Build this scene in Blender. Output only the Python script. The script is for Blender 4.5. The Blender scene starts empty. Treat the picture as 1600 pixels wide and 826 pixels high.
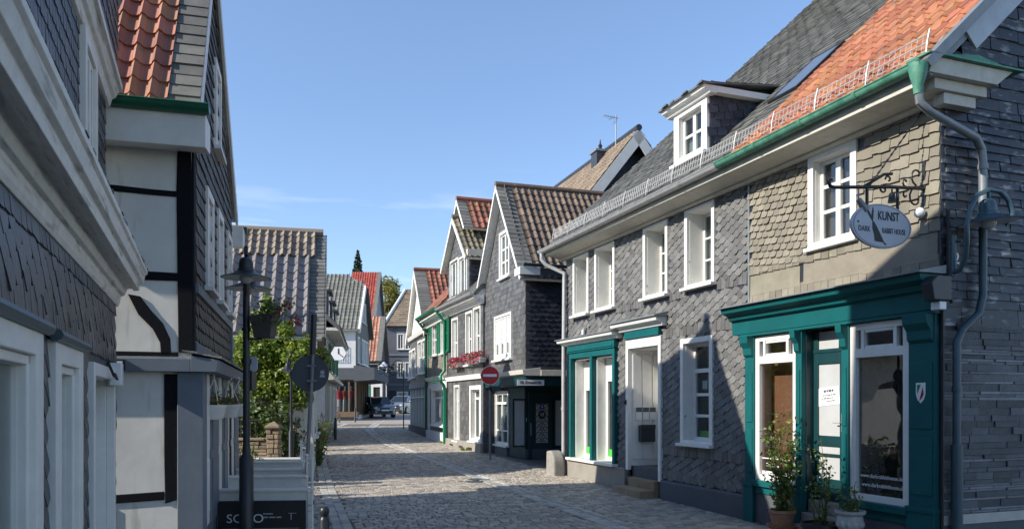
import bpy, math, random
from mathutils import Vector, Matrix, noise
random.seed(11)
S = bpy.context.scene; COL = S.collection
R = math.radians
PI = math.pi
def rnd(a=0., b=1.): return random.uniform(a, b)
EYE = 1.75

# ------------------------------------------------------------------ frames
class Fr:
    """street-facade frame: x along the facade, y out towards the street"""
    def __init__(s, ox, oy, dx, dy):
        l = math.hypot(dx, dy); s.o = (ox, oy); s.x = (dx/l, dy/l); s.y = (-dy/l, dx/l)
        s.rot = math.atan2(dy, dx)
    def w(s, x, y, z=0.):
        return Vector((s.o[0]+s.x[0]*x+s.y[0]*y, s.o[1]+s.x[1]*x+s.y[1]*y, z))
    def px(s, px, py, w=0.):          # sight line through a measured point meets the plane y = w
        d = ((px-800)/1200, 1, (628-py)/1200)
        cy = -(s.o[0]*s.y[0]+s.o[1]*s.y[1]); dy = d[0]*s.y[0]+d[1]*s.y[1]
        k = (w-cy)/dy; X, Y = d[0]*k-s.o[0], k-s.o[1]
        return X*s.x[0]+Y*s.x[1], EYE+d[2]*k
    def pu(s, px, py, u=0.):          # ... the plane x = u
        d = ((px-800)/1200, 1, (628-py)/1200)
        cx = -(s.o[0]*s.x[0]+s.o[1]*s.x[1]); dx = d[0]*s.x[0]+d[1]*s.x[1]
        k = (u-cx)/dx; X, Y = d[0]*k-s.o[0], k-s.o[1]
        return X*s.y[0]+Y*s.y[1], EYE+d[2]*k
    def rect(s, x0, x1, y0, y1, w=0.):  # measured box -> u0,u1,z0,z1
        a = s.px(x0, (y0+y1)/2, w)[0]; b = s.px(x1, (y0+y1)/2, w)[0]; xm = (x0+x1)/2
        z1 = s.px(xm, y0, w)[1]; z0 = s.px(xm, y1, w)[1]
        return min(a, b), max(a, b), z0, z1
def gz(Y): return 0.0165*(min(max(Y, -30), 70)-14.3)

# ------------------------------------------------------------------ mesh builder
class MB:
    def __init__(s): s.v = []; s.f = []; s.m = []; s.T = None; s.mi = 0
    def add(s, vs, fs):
        o = len(s.v)
        if s.T is not None: vs = [s.T @ Vector(p) for p in vs]
        s.v += [tuple(p) for p in vs]
        for f in fs: s.f.append(tuple(i+o for i in f)); s.m.append(s.mi)
        return s
    def box(s, x0, x1, y0, y1, z0, z1):
        if x0 > x1: x0, x1 = x1, x0
        if y0 > y1: y0, y1 = y1, y0
        if z0 > z1: z0, z1 = z1, z0
        return s.add([(x0,y0,z0),(x1,y0,z0),(x1,y1,z0),(x0,y1,z0),(x0,y0,z1),(x1,y0,z1),(x1,y1,z1),(x0,y1,z1)],
              [(0,3,2,1),(4,5,6,7),(0,1,5,4),(1,2,6,5),(2,3,7,6),(3,0,4,7)])
    def prism(s, pts, a0, a1, ax='y'):
        """extrude a 2D outline along an axis: ax y -> pts (x,z); x -> pts (y,z); z -> pts (x,y)"""
        def P(p, a):
            return (p[0], a, p[1]) if ax == 'y' else ((a, p[0], p[1]) if ax == 'x' else (p[0], p[1], a))
        n = len(pts)
        vs = [P(p, a0) for p in pts]+[P(p, a1) for p in pts]
        fs = [tuple(range(n)), tuple(range(2*n-1, n-1, -1))]
        fs += [(i, i+n, (i+1) % n+n, (i+1) % n) for i in range(n)]
        return s.add(vs, fs)
    def tube(s, path, r, n=8, cap=True):
        path = [Vector(p) for p in path]; rs = r if isinstance(r, (list, tuple)) else [r]*len(path)
        vs = []; fs = []; up = None
        for i, p in enumerate(path):
            if i == 0: t = path[1]-p
            elif i == len(path)-1: t = p-path[i-1]
            else: t = (path[i+1]-p).normalized()+(p-path[i-1]).normalized()
            t.normalize()
            if up is None: up = Vector((0,0,1)) if abs(t.z) < .9 else Vector((1,0,0))
            a = t.cross(up).normalized(); b = a.cross(t).normalized(); up = b
            for k in range(n):
                c = 2*PI*k/n; vs.append(p+a*rs[i]*math.cos(c)+b*rs[i]*math.sin(c))
        for i in range(len(path)-1):
            for k in range(n):
                k2 = (k+1) % n; fs.append((i*n+k, i*n+k2, (i+1)*n+k2, (i+1)*n+k))
        if cap: fs += [tuple(range(n-1, -1, -1)), tuple(range((len(path)-1)*n, len(path)*n))]
        return s.add(vs, fs)
    def lathe(s, prof, c=(0,0,0), n=20, jit=0.):
        vs = []; fs = []
        for r, z in prof:
            for k in range(n):
                a = 2*PI*k/n; rr = r*(1+rnd(-jit, jit)); vs.append((c[0]+rr*math.cos(a), c[1]+rr*math.sin(a), c[2]+z))
        for i in range(len(prof)-1):
            for k in range(n):
                k2 = (k+1) % n; fs.append((i*n+k, i*n+k2, (i+1)*n+k2, (i+1)*n+k))
        fs += [tuple(range(n-1, -1, -1)), tuple(range((len(prof)-1)*n, len(prof)*n))]
        return s.add(vs, fs)
    def ball(s, c, r, n=12, m=8):
        if not isinstance(r, (list, tuple)): r = (r, r, r)
        vs = []; fs = []
        for i in range(m+1):
            t = PI*i/m
            for k in range(n):
                a = 2*PI*k/n; vs.append((c[0]+r[0]*math.sin(t)*math.cos(a), c[1]+r[1]*math.sin(t)*math.sin(a), c[2]+r[2]*math.cos(t)))
        for i in range(m):
            for k in range(n):
                k2 = (k+1) % n; fs.append((i*n+k, (i+1)*n+k, (i+1)*n+k2, i*n+k2))
        return s.add(vs, fs)
    def build(s, name, mats, parent=None, smooth=0, bevel=0., label=None):
        me = bpy.data.meshes.new(name); me.from_pydata(s.v, [], s.f)
        if not isinstance(mats, (list, tuple)): mats = [mats]
        for m in mats: me.materials.append(m)
        if len(mats) > 1: me.polygons.foreach_set('material_index', s.m)
        if smooth:
            me.polygons.foreach_set('use_smooth', [True]*len(me.polygons)); me.set_sharp_from_angle(angle=R(smooth))
        me.update()
        o = bpy.data.objects.new(name, me); COL.objects.link(o)
        if parent: o.parent = parent
        if bevel:
            b = o.modifiers.new('bevel', 'BEVEL'); b.width = bevel; b.segments = 2; b.limit_method = 'ANGLE'; b.angle_limit = R(40)
        if label: o['label'] = label
        return o
def tag(o, label=None, cat=None, group=None, kind=None):
    if label: o['label'] = label
    if cat: o['category'] = cat
    if group: o['group'] = group
    if kind: o['kind'] = kind
    return o
def thing(name, loc, rot=0., label=None, cat=None, group=None):
    o = bpy.data.objects.new(name, None); COL.objects.link(o); o.empty_display_size = .2
    o.location = loc; o.rotation_euler = (0, 0, rot); return tag(o, label, cat, group)
def house(name, fr, label, cat='house', group=None): return thing(name, (fr.o[0], fr.o[1], 0), fr.rot, label, cat, group)
def dup(o, parent=None):
    c = o.copy(); COL.objects.link(c); c.parent = parent
    for ch in list(o.children): dup(ch, c)
    return c
def frameT(o, a, b):                    # local matrix: a along, b up the slope, n = normal
    a = Vector(a).normalized(); b = Vector(b).normalized(); n = a.cross(b).normalized()
    if n.z < -.01: n = -n
    M = Matrix.Identity(4)
    for i in range(3): M[i][0] = a[i]; M[i][1] = b[i]; M[i][2] = n[i]; M[i][3] = o[i]
    return M
def VT(y=0.):                           # wall plane of a frame: a = x, b = z, normal = +y
    return Matrix(((1,0,0,0),(0,0,1,y),(0,1,0,0),(0,0,0,1)))
def ST(x=0., sgn=1):                    # side wall plane at x: a = y, b = z, normal = sgn x
    return Matrix(((0,0,sgn,x),(1,0,0,0),(0,1,0,0),(0,0,0,1)))

# ------------------------------------------------------------------ materials
def nd(nt, t, **k):
    n = nt.nodes.new(t)
    for a, v in k.items(): setattr(n, a, v)
    return n
def mat(name, c1, c2=None, rough=.6, ns=6., island=0., bump=0., bs=40., metal=0., spec=.5, streak=None, contrast=.25, hue=0., coat=0.):
    m = bpy.data.materials.new(name); m.use_nodes = True; nt = m.node_tree; L = nt.links
    p = nt.nodes['Principled BSDF']; p.inputs['Roughness'].default_value = rough; p.inputs['Metallic'].default_value = metal
    p.inputs['Specular IOR Level'].default_value = spec
    if coat: p.inputs['Coat Weight'].default_value = coat; p.inputs['Coat Roughness'].default_value = .1
    tc = nd(nt, 'ShaderNodeTexCoord')
    if c2 is None: c2 = tuple(x*.78 for x in c1)
    n1 = nd(nt, 'ShaderNodeTexNoise'); n1.inputs['Scale'].default_value = ns; n1.inputs['Detail'].default_value = 6; n1.inputs['Roughness'].default_value = .65
    L.new(tc.outputs['Object'], n1.inputs['Vector'])
    r = nd(nt, 'ShaderNodeValToRGB'); r.color_ramp.elements[0].position = .5-contrast; r.color_ramp.elements[1].position = .5+contrast
    r.color_ramp.elements[0].color = (*c2, 1); r.color_ramp.elements[1].color = (*c1, 1)
    L.new(n1.outputs['Fac'], r.inputs['Fac']); out = r.outputs['Color']
    if streak:                          # (colour, scale xyz, threshold): weathering runs and painted glints
        mp = nd(nt, 'ShaderNodeMapping'); mp.inputs['Scale'].default_value = streak[1]
        L.new(tc.outputs['Object'], mp.inputs['Vector'])
        n3 = nd(nt, 'ShaderNodeTexNoise'); n3.inputs['Scale'].default_value = 1.; n3.inputs['Detail'].default_value = 7
        L.new(mp.outputs['Vector'], n3.inputs['Vector'])
        rr = nd(nt, 'ShaderNodeValToRGB'); rr.color_ramp.elements[0].position = streak[2]; rr.color_ramp.elements[1].position = min(1, streak[2]+.16)
        rr.color_ramp.elements[0].color = (0,0,0,1); rr.color_ramp.elements[1].color = (1,1,1,1)
        L.new(n3.outputs['Fac'], rr.inputs['Fac'])
        mx = nd(nt, 'ShaderNodeMixRGB'); L.new(rr.outputs['Color'], mx.inputs['Fac']); L.new(out, mx.inputs['Color1']); mx.inputs['Color2'].default_value = (*streak[0], 1)
        out = mx.outputs['Color']
    if island:
        g = nd(nt, 'ShaderNodeNewGeometry'); h = nd(nt, 'ShaderNodeHueSaturation')
        mr = nd(nt, 'ShaderNodeMapRange'); mr.inputs['To Min'].default_value = 1-island; mr.inputs['To Max'].default_value = 1+island
        L.new(g.outputs['Random Per Island'], mr.inputs['Value']); L.new(mr.outputs['Result'], h.inputs['Value'])
        if hue:
            mu = nd(nt, 'ShaderNodeMath', operation='MULTIPLY'); mu.inputs[1].default_value = 7.31; L.new(g.outputs['Random Per Island'], mu.inputs[0])
            fr_ = nd(nt, 'ShaderNodeMath', operation='FRACT'); L.new(mu.outputs[0], fr_.inputs[0])
            m2 = nd(nt, 'ShaderNodeMapRange'); m2.inputs['To Min'].default_value = .5-hue; m2.inputs['To Max'].default_value = .5+hue
            L.new(fr_.outputs[0], m2.inputs['Value']); L.new(m2.outputs['Result'], h.inputs['Hue'])
        L.new(out, h.inputs['Color']); out = h.outputs['Color']
    L.new(out, p.inputs['Base Color'])
    if bump:
        n2 = nd(nt, 'ShaderNodeTexNoise'); n2.inputs['Scale'].default_value = bs; n2.inputs['Detail'].default_value = 5
        L.new(tc.outputs['Object'], n2.inputs['Vector'])
        b = nd(nt, 'ShaderNodeBump'); b.inputs['Strength'].default_value = bump; b.inputs['Distance'].default_value = .01
        L.new(n2.outputs['Fac'], b.inputs['Height']); L.new(b.outputs['Normal'], p.inputs['Normal'])
    return m
def glassmat(name, tint=(.8,.85,.85), base=.03, dark=0.):
    m = bpy.data.materials.new(name); m.use_nodes = True; nt = m.node_tree; nt.nodes.clear(); L = nt.links
    o = nd(nt, 'ShaderNodeOutputMaterial'); t = nd(nt, 'ShaderNodeBsdfTransparent'); t.inputs['Color'].default_value = (*tint, 1)
    g = nd(nt, 'ShaderNodeBsdfGlossy'); g.inputs['Roughness'].default_value = .015
    f = nd(nt, 'ShaderNodeFresnel'); ge = nd(nt, 'ShaderNodeNewGeometry'); im = nd(nt, 'ShaderNodeMapRange'); im.inputs['To Min'].default_value = 1.5; im.inputs['To Max'].default_value = 1/1.5; L.new(ge.outputs['Backfacing'], im.inputs['Value']); L.new(im.outputs['Result'], f.inputs['IOR'])
    ad = nd(nt, 'ShaderNodeMath', operation='ADD', use_clamp=True); ad.inputs[1].default_value = base; L.new(f.outputs[0], ad.inputs[0])
    tc = nd(nt, 'ShaderNodeTexCoord'); n = nd(nt, 'ShaderNodeTexNoise'); n.inputs['Scale'].default_value = 2.2; L.new(tc.outputs['Object'], n.inputs['Vector'])
    b = nd(nt, 'ShaderNodeBump'); b.inputs['Strength'].default_value = .06; b.inputs['Distance'].default_value = .05; L.new(n.outputs['Fac'], b.inputs['Height']); L.new(b.outputs['Normal'], g.inputs['Normal'])
    mx = nd(nt, 'ShaderNodeMixShader'); L.new(ad.outputs[0], mx.inputs[0]); L.new(t.outputs[0], mx.inputs[1]); L.new(g.outputs[0], mx.inputs[2]); L.new(mx.outputs[0], o.inputs['Surface'])
    return m
def leafmat(name, c1, c2, island=.35, trans=.35, hue=.03):
    m = mat(name, c1, c2, rough=.5, ns=1.3, island=island, hue=hue, contrast=.15)
    nt = m.node_tree; L = nt.links; p = nt.nodes['Principled BSDF']; o = nt.nodes['Material Output']
    t = nd(nt, 'ShaderNodeBsdfTranslucent'); src = p.inputs['Base Color'].links[0].from_socket; L.new(src, t.inputs['Color'])
    mx = nd(nt, 'ShaderNodeMixShader'); mx.inputs[0].default_value = trans
    L.new(p.outputs[0], mx.inputs[1]); L.new(t.outputs[0], mx.inputs[2]); L.new(mx.outputs[0], o.inputs['Surface'])
    return m
M = {}
M['white'] = mat('white_paint', (.8,.785,.74), (.68,.665,.62), .45, 5, bump=.05, bs=30)
M['white_old'] = mat('weathered_white_paint', (.84,.81,.75), (.64,.615,.565), .6, 9, bump=.15, bs=50, streak=((.33,.315,.28), (2.5,26,22), .56))
M['white_frame'] = mat('aged_white_gloss_paint', (.82,.795,.74), (.68,.655,.6), .5, 4, bump=.12, bs=30, streak=((.5,.48,.43), (14,14,2.), .68))
M['cream'] = mat('cream_paint', (.62,.59,.5), (.45,.42,.35), .6, 7, bump=.08)
M['plaster'] = mat('white_plaster', (.84,.815,.76), (.68,.665,.63), .85, 2.2, bump=.14, bs=9, streak=((.5,.48,.43), (7,7,1.1), .58))
M['plaster_w'] = mat('bright_plaster', (.72,.71,.68), (.6,.59,.56), .85, 2, bump=.2, bs=22)
M['timber'] = mat('black_timber', (.005,.006,.009), (.01,.01,.013), .85, 12, bump=.25, bs=25, spec=.2)
M['greytrim'] = mat('blue_grey_paint', (.17,.2,.24), (.13,.155,.19), .55, 4, bump=.1, bs=20)
M['slate'] = mat('grey_slate', (.142,.138,.128), (.092,.09,.086), .55, 5, island=.3, bump=.3, bs=60, hue=.02, streak=((.21,.21,.2), (7,7,7), .66))
M['slate_brown'] = mat('weathered_tan_slate', (.25,.222,.165), (.165,.147,.112), .62, 4, island=.2, bump=.3, bs=55, hue=.012, streak=((.42,.3,.17), (5,5,5), .68))
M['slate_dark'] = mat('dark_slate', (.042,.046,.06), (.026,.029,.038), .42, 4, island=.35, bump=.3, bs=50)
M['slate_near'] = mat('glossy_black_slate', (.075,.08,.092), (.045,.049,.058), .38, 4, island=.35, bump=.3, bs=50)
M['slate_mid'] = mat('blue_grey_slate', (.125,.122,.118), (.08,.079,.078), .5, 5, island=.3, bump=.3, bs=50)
M['slate_streak'] = mat('glint_streaked_black_slate', (.04,.042,.05), (.022,.024,.03), .45, 4, island=.3, bump=.3, bs=50, streak=((.3,.3,.3), (4,4.5,15), .55))  # pale streaks are grazing sun glints put into the slate colour
M['slate_roof'] = mat('roof_slate', (.15,.148,.13), (.082,.082,.076), .6, 3, island=.3, bump=.3, bs=50, hue=.015, streak=((.22,.21,.15), (6,6,6), .63))
M['slate_verge'] = mat('verge_slate', (.2,.19,.165), (.12,.117,.105), .6, 5, island=.2, bump=.2)
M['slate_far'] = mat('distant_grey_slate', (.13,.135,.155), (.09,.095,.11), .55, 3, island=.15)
M['slate_lap'] = mat('brown_board', (.075,.065,.055), (.05,.043,.038), .6, 4, island=.2)
def tile(n, c1, c2, isl=.22, **k): M[n] = mat('roof_tile_'+n[2:], c1, c2, k.pop('rough', .6), k.pop('ns', 3.), island=isl, bump=.25, bs=30, hue=.012, **k)
tile('t_orange', (.46,.19,.095), (.33,.13,.07), .27, streak=((.2,.14,.095), (5,5,5), .58))
tile('t_red', (.4,.165,.095), (.29,.115,.07), .2, streak=((.2,.12,.085), (6,6,6), .62))
tile('t_brown', (.175,.12,.08), (.085,.06,.045), .4, streak=((.2,.18,.13), (8,8,8), .6))
tile('t_mottled', (.29,.105,.06), (.15,.065,.04), .45, streak=((.24,.13,.09), (8,8,8), .64))
tile('t_olive', (.2,.17,.105), (.12,.1,.07), .35, streak=((.28,.25,.12), (8,8,8), .62))
tile('t_tan', (.27,.215,.16), (.19,.155,.12), .3)
tile('t_glazed', (.26,.235,.225), (.18,.165,.16), .15, rough=.28)
tile('t_grey', (.21,.2,.165), (.15,.145,.12), .2)
tile('t_bright', (.36,.06,.035), (.27,.05,.03), .2)
tile('t_strip', (.46,.2,.11), (.3,.15,.1), .3)
tile('t_fade', (.25,.185,.125), (.17,.13,.09), .25)
M['teal'] = mat('teal_paint', (.004,.112,.117), (.006,.082,.087), .5, 3, spec=.25, bump=.12, bs=25, streak=((.03,.12,.12), (14,14,2.2), .66))
M['teal_dk'] = mat('dark_teal_paint', (.006,.045,.05), (.005,.035,.04), .4, 4, bump=.05)
M['green'] = mat('green_paint', (.01,.2,.1), (.008,.16,.08), .4, 5)
M['gutter_green'] = mat('green_gutter_paint', (.01,.125,.062), (.008,.09,.05), .35, 6)
M['copper'] = mat('patinated_copper', (.11,.31,.215), (.05,.18,.125), .6, 9, contrast=.15)
M['galv'] = mat('galvanised_wire', (.52,.52,.5), (.4,.4,.39), .45, 6, metal=.3)
M['zinc'] = mat('zinc', (.5,.5,.49), (.36,.36,.36), .4, 6, metal=.3)
M['lead'] = mat('weathered_lead', (.27,.29,.3), (.18,.2,.21), .5, 6, metal=.3)
M['pipe_teal'] = mat('blue_grey_metal_paint', (.045,.085,.105), (.035,.065,.08), .4, 5)
M['lampblue'] = mat('lamp_blue_grey_enamel', (.05,.1,.125), (.04,.08,.1), .3, 5)
M['black'] = mat('black_metal', (.012,.013,.014), (.02,.02,.02), .45, 12, bump=.15)
M['bollard'] = mat('anthracite_metal', (.025,.03,.036), (.018,.02,.026), .4, 8)
M['signback'] = mat('grey_sign_back', (.085,.095,.11), (.07,.08,.092), .45, 3)
M['signred'] = mat('red_sign_sheet', (.5,.015,.02), (.42,.012,.018), .35, 3)
M['signwhite'] = mat('white_sign_sheet', (.8,.8,.8), (.75,.75,.75), .35, 3)
M['signboard'] = mat('pale_sign_paint', (.5,.52,.56), (.42,.44,.5), .5, 3)
M['ink'] = mat('black_lettering', (.012,.012,.014), None, .5)
M['blackboard'] = mat('black_banner', (.017,.018,.021), (.024,.025,.028), .5, 4)
M['render'] = mat('grey_render_plinth', (.3,.275,.235), (.22,.2,.175), .85, 3, bump=.3, bs=40)
M['render_dk'] = mat('dark_render_plinth', (.1,.105,.118), (.075,.08,.09), .8, 3, bump=.25, bs=40)
M['stone'] = mat('sandstone', (.36,.26,.16), (.2,.15,.1), .85, 6, island=.3, bump=.5, bs=20)
M['stonegrey'] = mat('grey_stone', (.33,.31,.27), (.2,.19,.17), .85, 7, bump=.4, bs=25)
M['clad_lt'] = mat('light_stone_strip', (.24,.245,.26), (.15,.155,.17), .7, 9, island=.3, bump=.5, bs=45)
M['clad'] = mat('grey_stone_cladding', (.1,.108,.122), (.055,.06,.07), .6, 9, island=.4, bump=.6, bs=45)
M['cobble'] = mat('granite_setts', (.45,.39,.315), (.28,.25,.21), .6, 9, island=.33, bump=.4, bs=40, hue=.012)
M['sett'] = mat('pale_setts', (.48,.45,.39), (.36,.34,.3), .65, 6, island=.22, bump=.3, bs=40)
M['joint'] = mat('sandy_joint', (.19,.165,.13), (.11,.1,.08), .95, 4, bump=.5, bs=60)
M['glass'] = glassmat('window_glass'); M['glass_shop'] = glassmat('shop_glass', (.86,.88,.88), .05)
M['skyglass'] = mat('skylight_glass', (.12,.14,.17), None, .04, spec=1.)
M['lace'] = mat('net_curtain', (.38,.37,.35), (.25,.245,.235), .9, 30)
M['drape'] = mat('brown_drape', (.16,.11,.09), (.1,.07,.06), .9, 8)
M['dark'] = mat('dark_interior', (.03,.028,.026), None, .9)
M['frost'] = mat('frosted_glass', (.5,.51,.51), (.42,.43,.43), .25, 3)
M['brownwall'] = mat('brown_interior_paint', (.3,.125,.065), (.24,.1,.055), .8, 2)
M['woodfl'] = mat('interior_wood', (.2,.13,.07), (.12,.08,.045), .6, 9)
M['lime'] = mat('lime_green_film', (.06,.5,.04), (.05,.42,.04), .4, 3)
M['terra'] = mat('terracotta', (.42,.2,.11), (.3,.15,.1), .8, 9, bump=.3, streak=((.5,.4,.3), (8,8,8), .6))
M['plastic'] = mat('black_plastic', (.02,.021,.023), None, .45)
M['urn'] = mat('white_concrete', (.56,.55,.52), (.32,.31,.3), .85, 12, bump=.4)
M['soil'] = mat('soil', (.05,.035,.025), (.03,.02,.015), 1., 20, bump=.6)
M['stem'] = mat('plant_stem', (.09,.07,.035), (.06,.05,.03), .8, 10)
M['bark'] = mat('bark', (.1,.075,.055), (.05,.04,.03), .9, 9, bump=.7, bs=18)
M['leaf'] = leafmat('garden_leaf', (.27,.34,.045), (.15,.22,.03))
M['leaf2'] = leafmat('hedge_leaf', (.17,.23,.06), (.08,.13,.03))
M['leaf3'] = leafmat('pot_leaf', (.22,.29,.05), (.1,.15,.03))
M['leaf_a'] = leafmat('yellowing_leaf', (.3,.27,.05), (.15,.155,.03), .4)
M['leaf_c'] = leafmat('conifer_needle', (.03,.06,.025), (.018,.04,.018), .4, .15)
M['fl_pink'] = leafmat('pink_petal', (.55,.04,.14), (.45,.03,.09), .3)
M['fl_red'] = leafmat('red_petal', (.5,.015,.02), (.4,.01,.015), .3)
M['fl_or'] = leafmat('orange_petal', (.45,.16,.08), (.4,.1,.05), .3)
M['ground'] = mat('earth_and_paving', (.12,.115,.1), (.085,.08,.07), .95, 2, bump=.3)
M['blind'] = mat('roller_blind', (.66,.66,.63), (.58,.58,.55), .5, 3)
M['bluewin'] = mat('sky_blue_door_plate', (.02,.05,.3), None, .4)

# ------------------------------------------------------------------ coverings
def inrects(rs, a, b, g=0.):
    for r in rs:
        if r[0]-g < a < r[1]+g and r[2]-g < b < r[3]+g: return True
    return False
def inpoly(poly, a, b):
    c = False; n = len(poly)
    for i in range(n):
        x1, y1 = poly[i]; x2, y2 = poly[(i+1) % n]
        if (y1 > b) != (y2 > b) and a < (x2-x1)*(b-y1)/(y2-y1)+x1: c = not c
    return c
def slates(mb, T, a0, a1, b0, b1, w, h, ok=None, style='rect', rot=0., lift=.012, jit=.1, over=.25, stag=True):
    cr, sr = math.cos(rot), math.sin(rot); ca, cb = (a0+a1)/2, (b0+b1)/2
    hw, hh = (a1-a0)/2, (b1-b0)/2
    ew = hw if not rot else abs(hw*cr)+abs(hh*sr); eh = hh if not rot else abs(hw*sr)+abs(hh*cr)
    nb = int(2*eh/h)+1; na = int(2*ew/w)+2; H = h*(1+over)
    for j in range(nb):
        off = (.5 if j % 2 and stag else 0)*w
        for i in range(-1, na):
            wi = w; x = -ew+i*w+off; y = -eh+j*h
            cx, cy = x+w/2, y+h/2
            A, B = ca+cx*cr-cy*sr, cb+cx*sr+cy*cr
            if A < a0 or A > a1 or B < b0 or B > b1: continue
            if ok and not ok(A, B): continue
            jx = rnd(-jit, jit)*w*.3; jy = rnd(-jit, jit)*h*.5
            if style == 'rect': P = [(.01*w, 0), (.99*w, 0), (.99*w, H), (.01*w, H)]
            elif style == 'scale': P = [(0, .34*h), (.07*w, .14*h), (.24*w, .02*h), (.89*w, 0), (.92*w, .1*h), (.92*w, H), (0, H)]
            elif style == 'fish': P = [(.01*w, .36*h), (.17*w, .12*h), (.5*w, 0), (.83*w, .12*h), (.99*w, .36*h), (.99*w, H), (.01*w, H)]
            elif style == 'slant': P = [(0, 0), (.96*w, .06*h), (1.08*w, H), (.12*w, H)]
            elif style == 'wave': P = [(.01*w, .0), (.5*w, .03*h), (.72*w, .16*h), (.99*w, .2*h), (.99*w, H), (.01*w, H)]
            lf = lift*rnd(.75, 1.3); tl = rnd(-.12, .12)*lift
            n = len(P); top = []; bot = []
            # keep slates square-cut at the ends of plain courses
            for px_, py_ in P:
                X, Y = x+px_+jx, y+py_+jy
                if not rot: X = min(max(X, -ew), ew)
                aa, bb = ca+X*cr-Y*sr, cb+X*sr+Y*cr
                t = 1-py_/H
                top.append((aa, bb, .002+lf*t+tl*(px_/w-.5))); bot.append((aa, bb, -.004))
            old = mb.T; mb.T = T
            mb.add(top+bot, [tuple(range(n))]+[(k, k+n, k+1+n, k+1) for k in range(n-2)]+[(n-1, 2*n-1, n, 0)])
            mb.T = old
PT = [(0,.3),(.14,.06),(.38,0),(.55,.16),(.7,.72),(.84,1.),(1.,.34)]
def pantiles(mb, T, a0, a1, b0, b1, tw=.22, tl=.33, amp=.045, ok=None, flip=False):
    na = max(1, round((a1-a0)/tw)); nb = max(1, round((b1-b0)/tl)); tw = (a1-a0)/na; tl = (b1-b0)/nb
    prof = [(1-x, h) for x, h in reversed(PT)] if flip else PT
    n = len(prof); old = mb.T; mb.T = T
    for j in range(nb):
        for i in range(na):
            a = a0+i*tw; b = b0+j*tl
            if ok and not ok(a+tw/2, b+tl/2): continue
            l = rnd(.018, .03); d = rnd(-.008, .008)
            lo = [(a+x*tw, b+d, h*amp+l) for x, h in prof]; hi = [(a+x*tw, b+tl*1.06, h*amp) for x, h in prof]
            lip = [(a+x*tw, b+d, h*amp-.012) for x, h in prof]
            fs = []
            for k in range(n-1): fs += [(k, k+1, n+k+1, n+k), (2*n+k, 2*n+k+1, k+1, k)]
            mb.add(lo+hi+lip, fs)
    mb.T = old
def clip_convex(poly, rect):
    x0, x1, z0, z1 = rect; pts = [(x0,z0),(x1,z0),(x1,z1),(x0,z1)]
    n = len(poly); area = sum(poly[i][0]*poly[(i+1) % n][1]-poly[(i+1) % n][0]*poly[i][1] for i in range(n))
    P = poly if area > 0 else poly[::-1]
    for i in range(n):
        ax, az = P[i]; bx, bz = P[(i+1) % n]; out = []
        side = lambda p: (bx-ax)*(p[1]-az)-(bz-az)*(p[0]-ax)
        for k in range(len(pts)):
            p, q = pts[k], pts[(k+1) % len(pts)]; sp, sq = side(p), side(q)
            if sp >= -1e-9: out.append(p)
            if (sp > 1e-9 and sq < -1e-9) or (sp < -1e-9 and sq > 1e-9):
                t = sp/(sp-sq); out.append((p[0]+t*(q[0]-p[0]), p[1]+t*(q[1]-p[1])))
        pts = out
        if len(pts) < 3: return None
    return pts
def wall(mb, T, poly, holes=()):
    """a wall face with openings, laid in plane T (a, b)"""
    xs = sorted(set([min(p[0] for p in poly), max(p[0] for p in poly)]+[v for h in holes for v in h[:2]]))
    zs = sorted(set([min(p[1] for p in poly), max(p[1] for p in poly)]+[v for h in holes for v in h[2:4]]))
    old = mb.T; mb.T = T
    for i in range(len(xs)-1):
        for j in range(len(zs)-1):
            c = ((xs[i]+xs[i+1])/2, (zs[j]+zs[j+1])/2)
            if inrects(holes, *c): continue
            p = clip_convex(poly, (xs[i], xs[i+1], zs[j], zs[j+1]))
            if p: mb.add([(a, b, 0) for a, b in p], [tuple(range(len(p)))])
    mb.T = old
def slab(mb, T, pts, t0=-.1, t1=0.):
    old = mb.T; mb.T = T; mb.prism(pts, t0, t1, 'z'); mb.T = old
def shell(mb, x0, x1, D, z0, ze, gable=None, holes=(), side_holes=(), yf=0.):
    """house walls: gable='front' (ridge runs back, apex (xa,za)) or 'side' (ridge parallel to street, apex (ya,za))"""
    fp = [(x0,z0),(x1,z0),(x1,ze),(x0,ze)]
    if gable and gable[0] == 'front': fp = [(x0,z0),(x1,z0),(x1,ze),(gable[1],gable[2]),(x0,ze)]
    wall(mb, VT(yf), fp, holes); wall(mb, VT(-D), fp)
    sp = [(-D,z0),(yf,z0),(yf,ze),(-D,ze)]
    if gable and gable[0] == 'side': sp = [(-D,z0),(yf,z0),(yf,ze),(gable[1],gable[2]),(-D,ze)]
    wall(mb, ST(x0), sp); wall(mb, ST(x1), sp, side_holes)
    mb.add([(x0,yf,z0+.02),(x1,yf,z0+.02),(x1,-D,z0+.02),(x0,-D,z0+.02)], [(0,1,2,3)])

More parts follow.
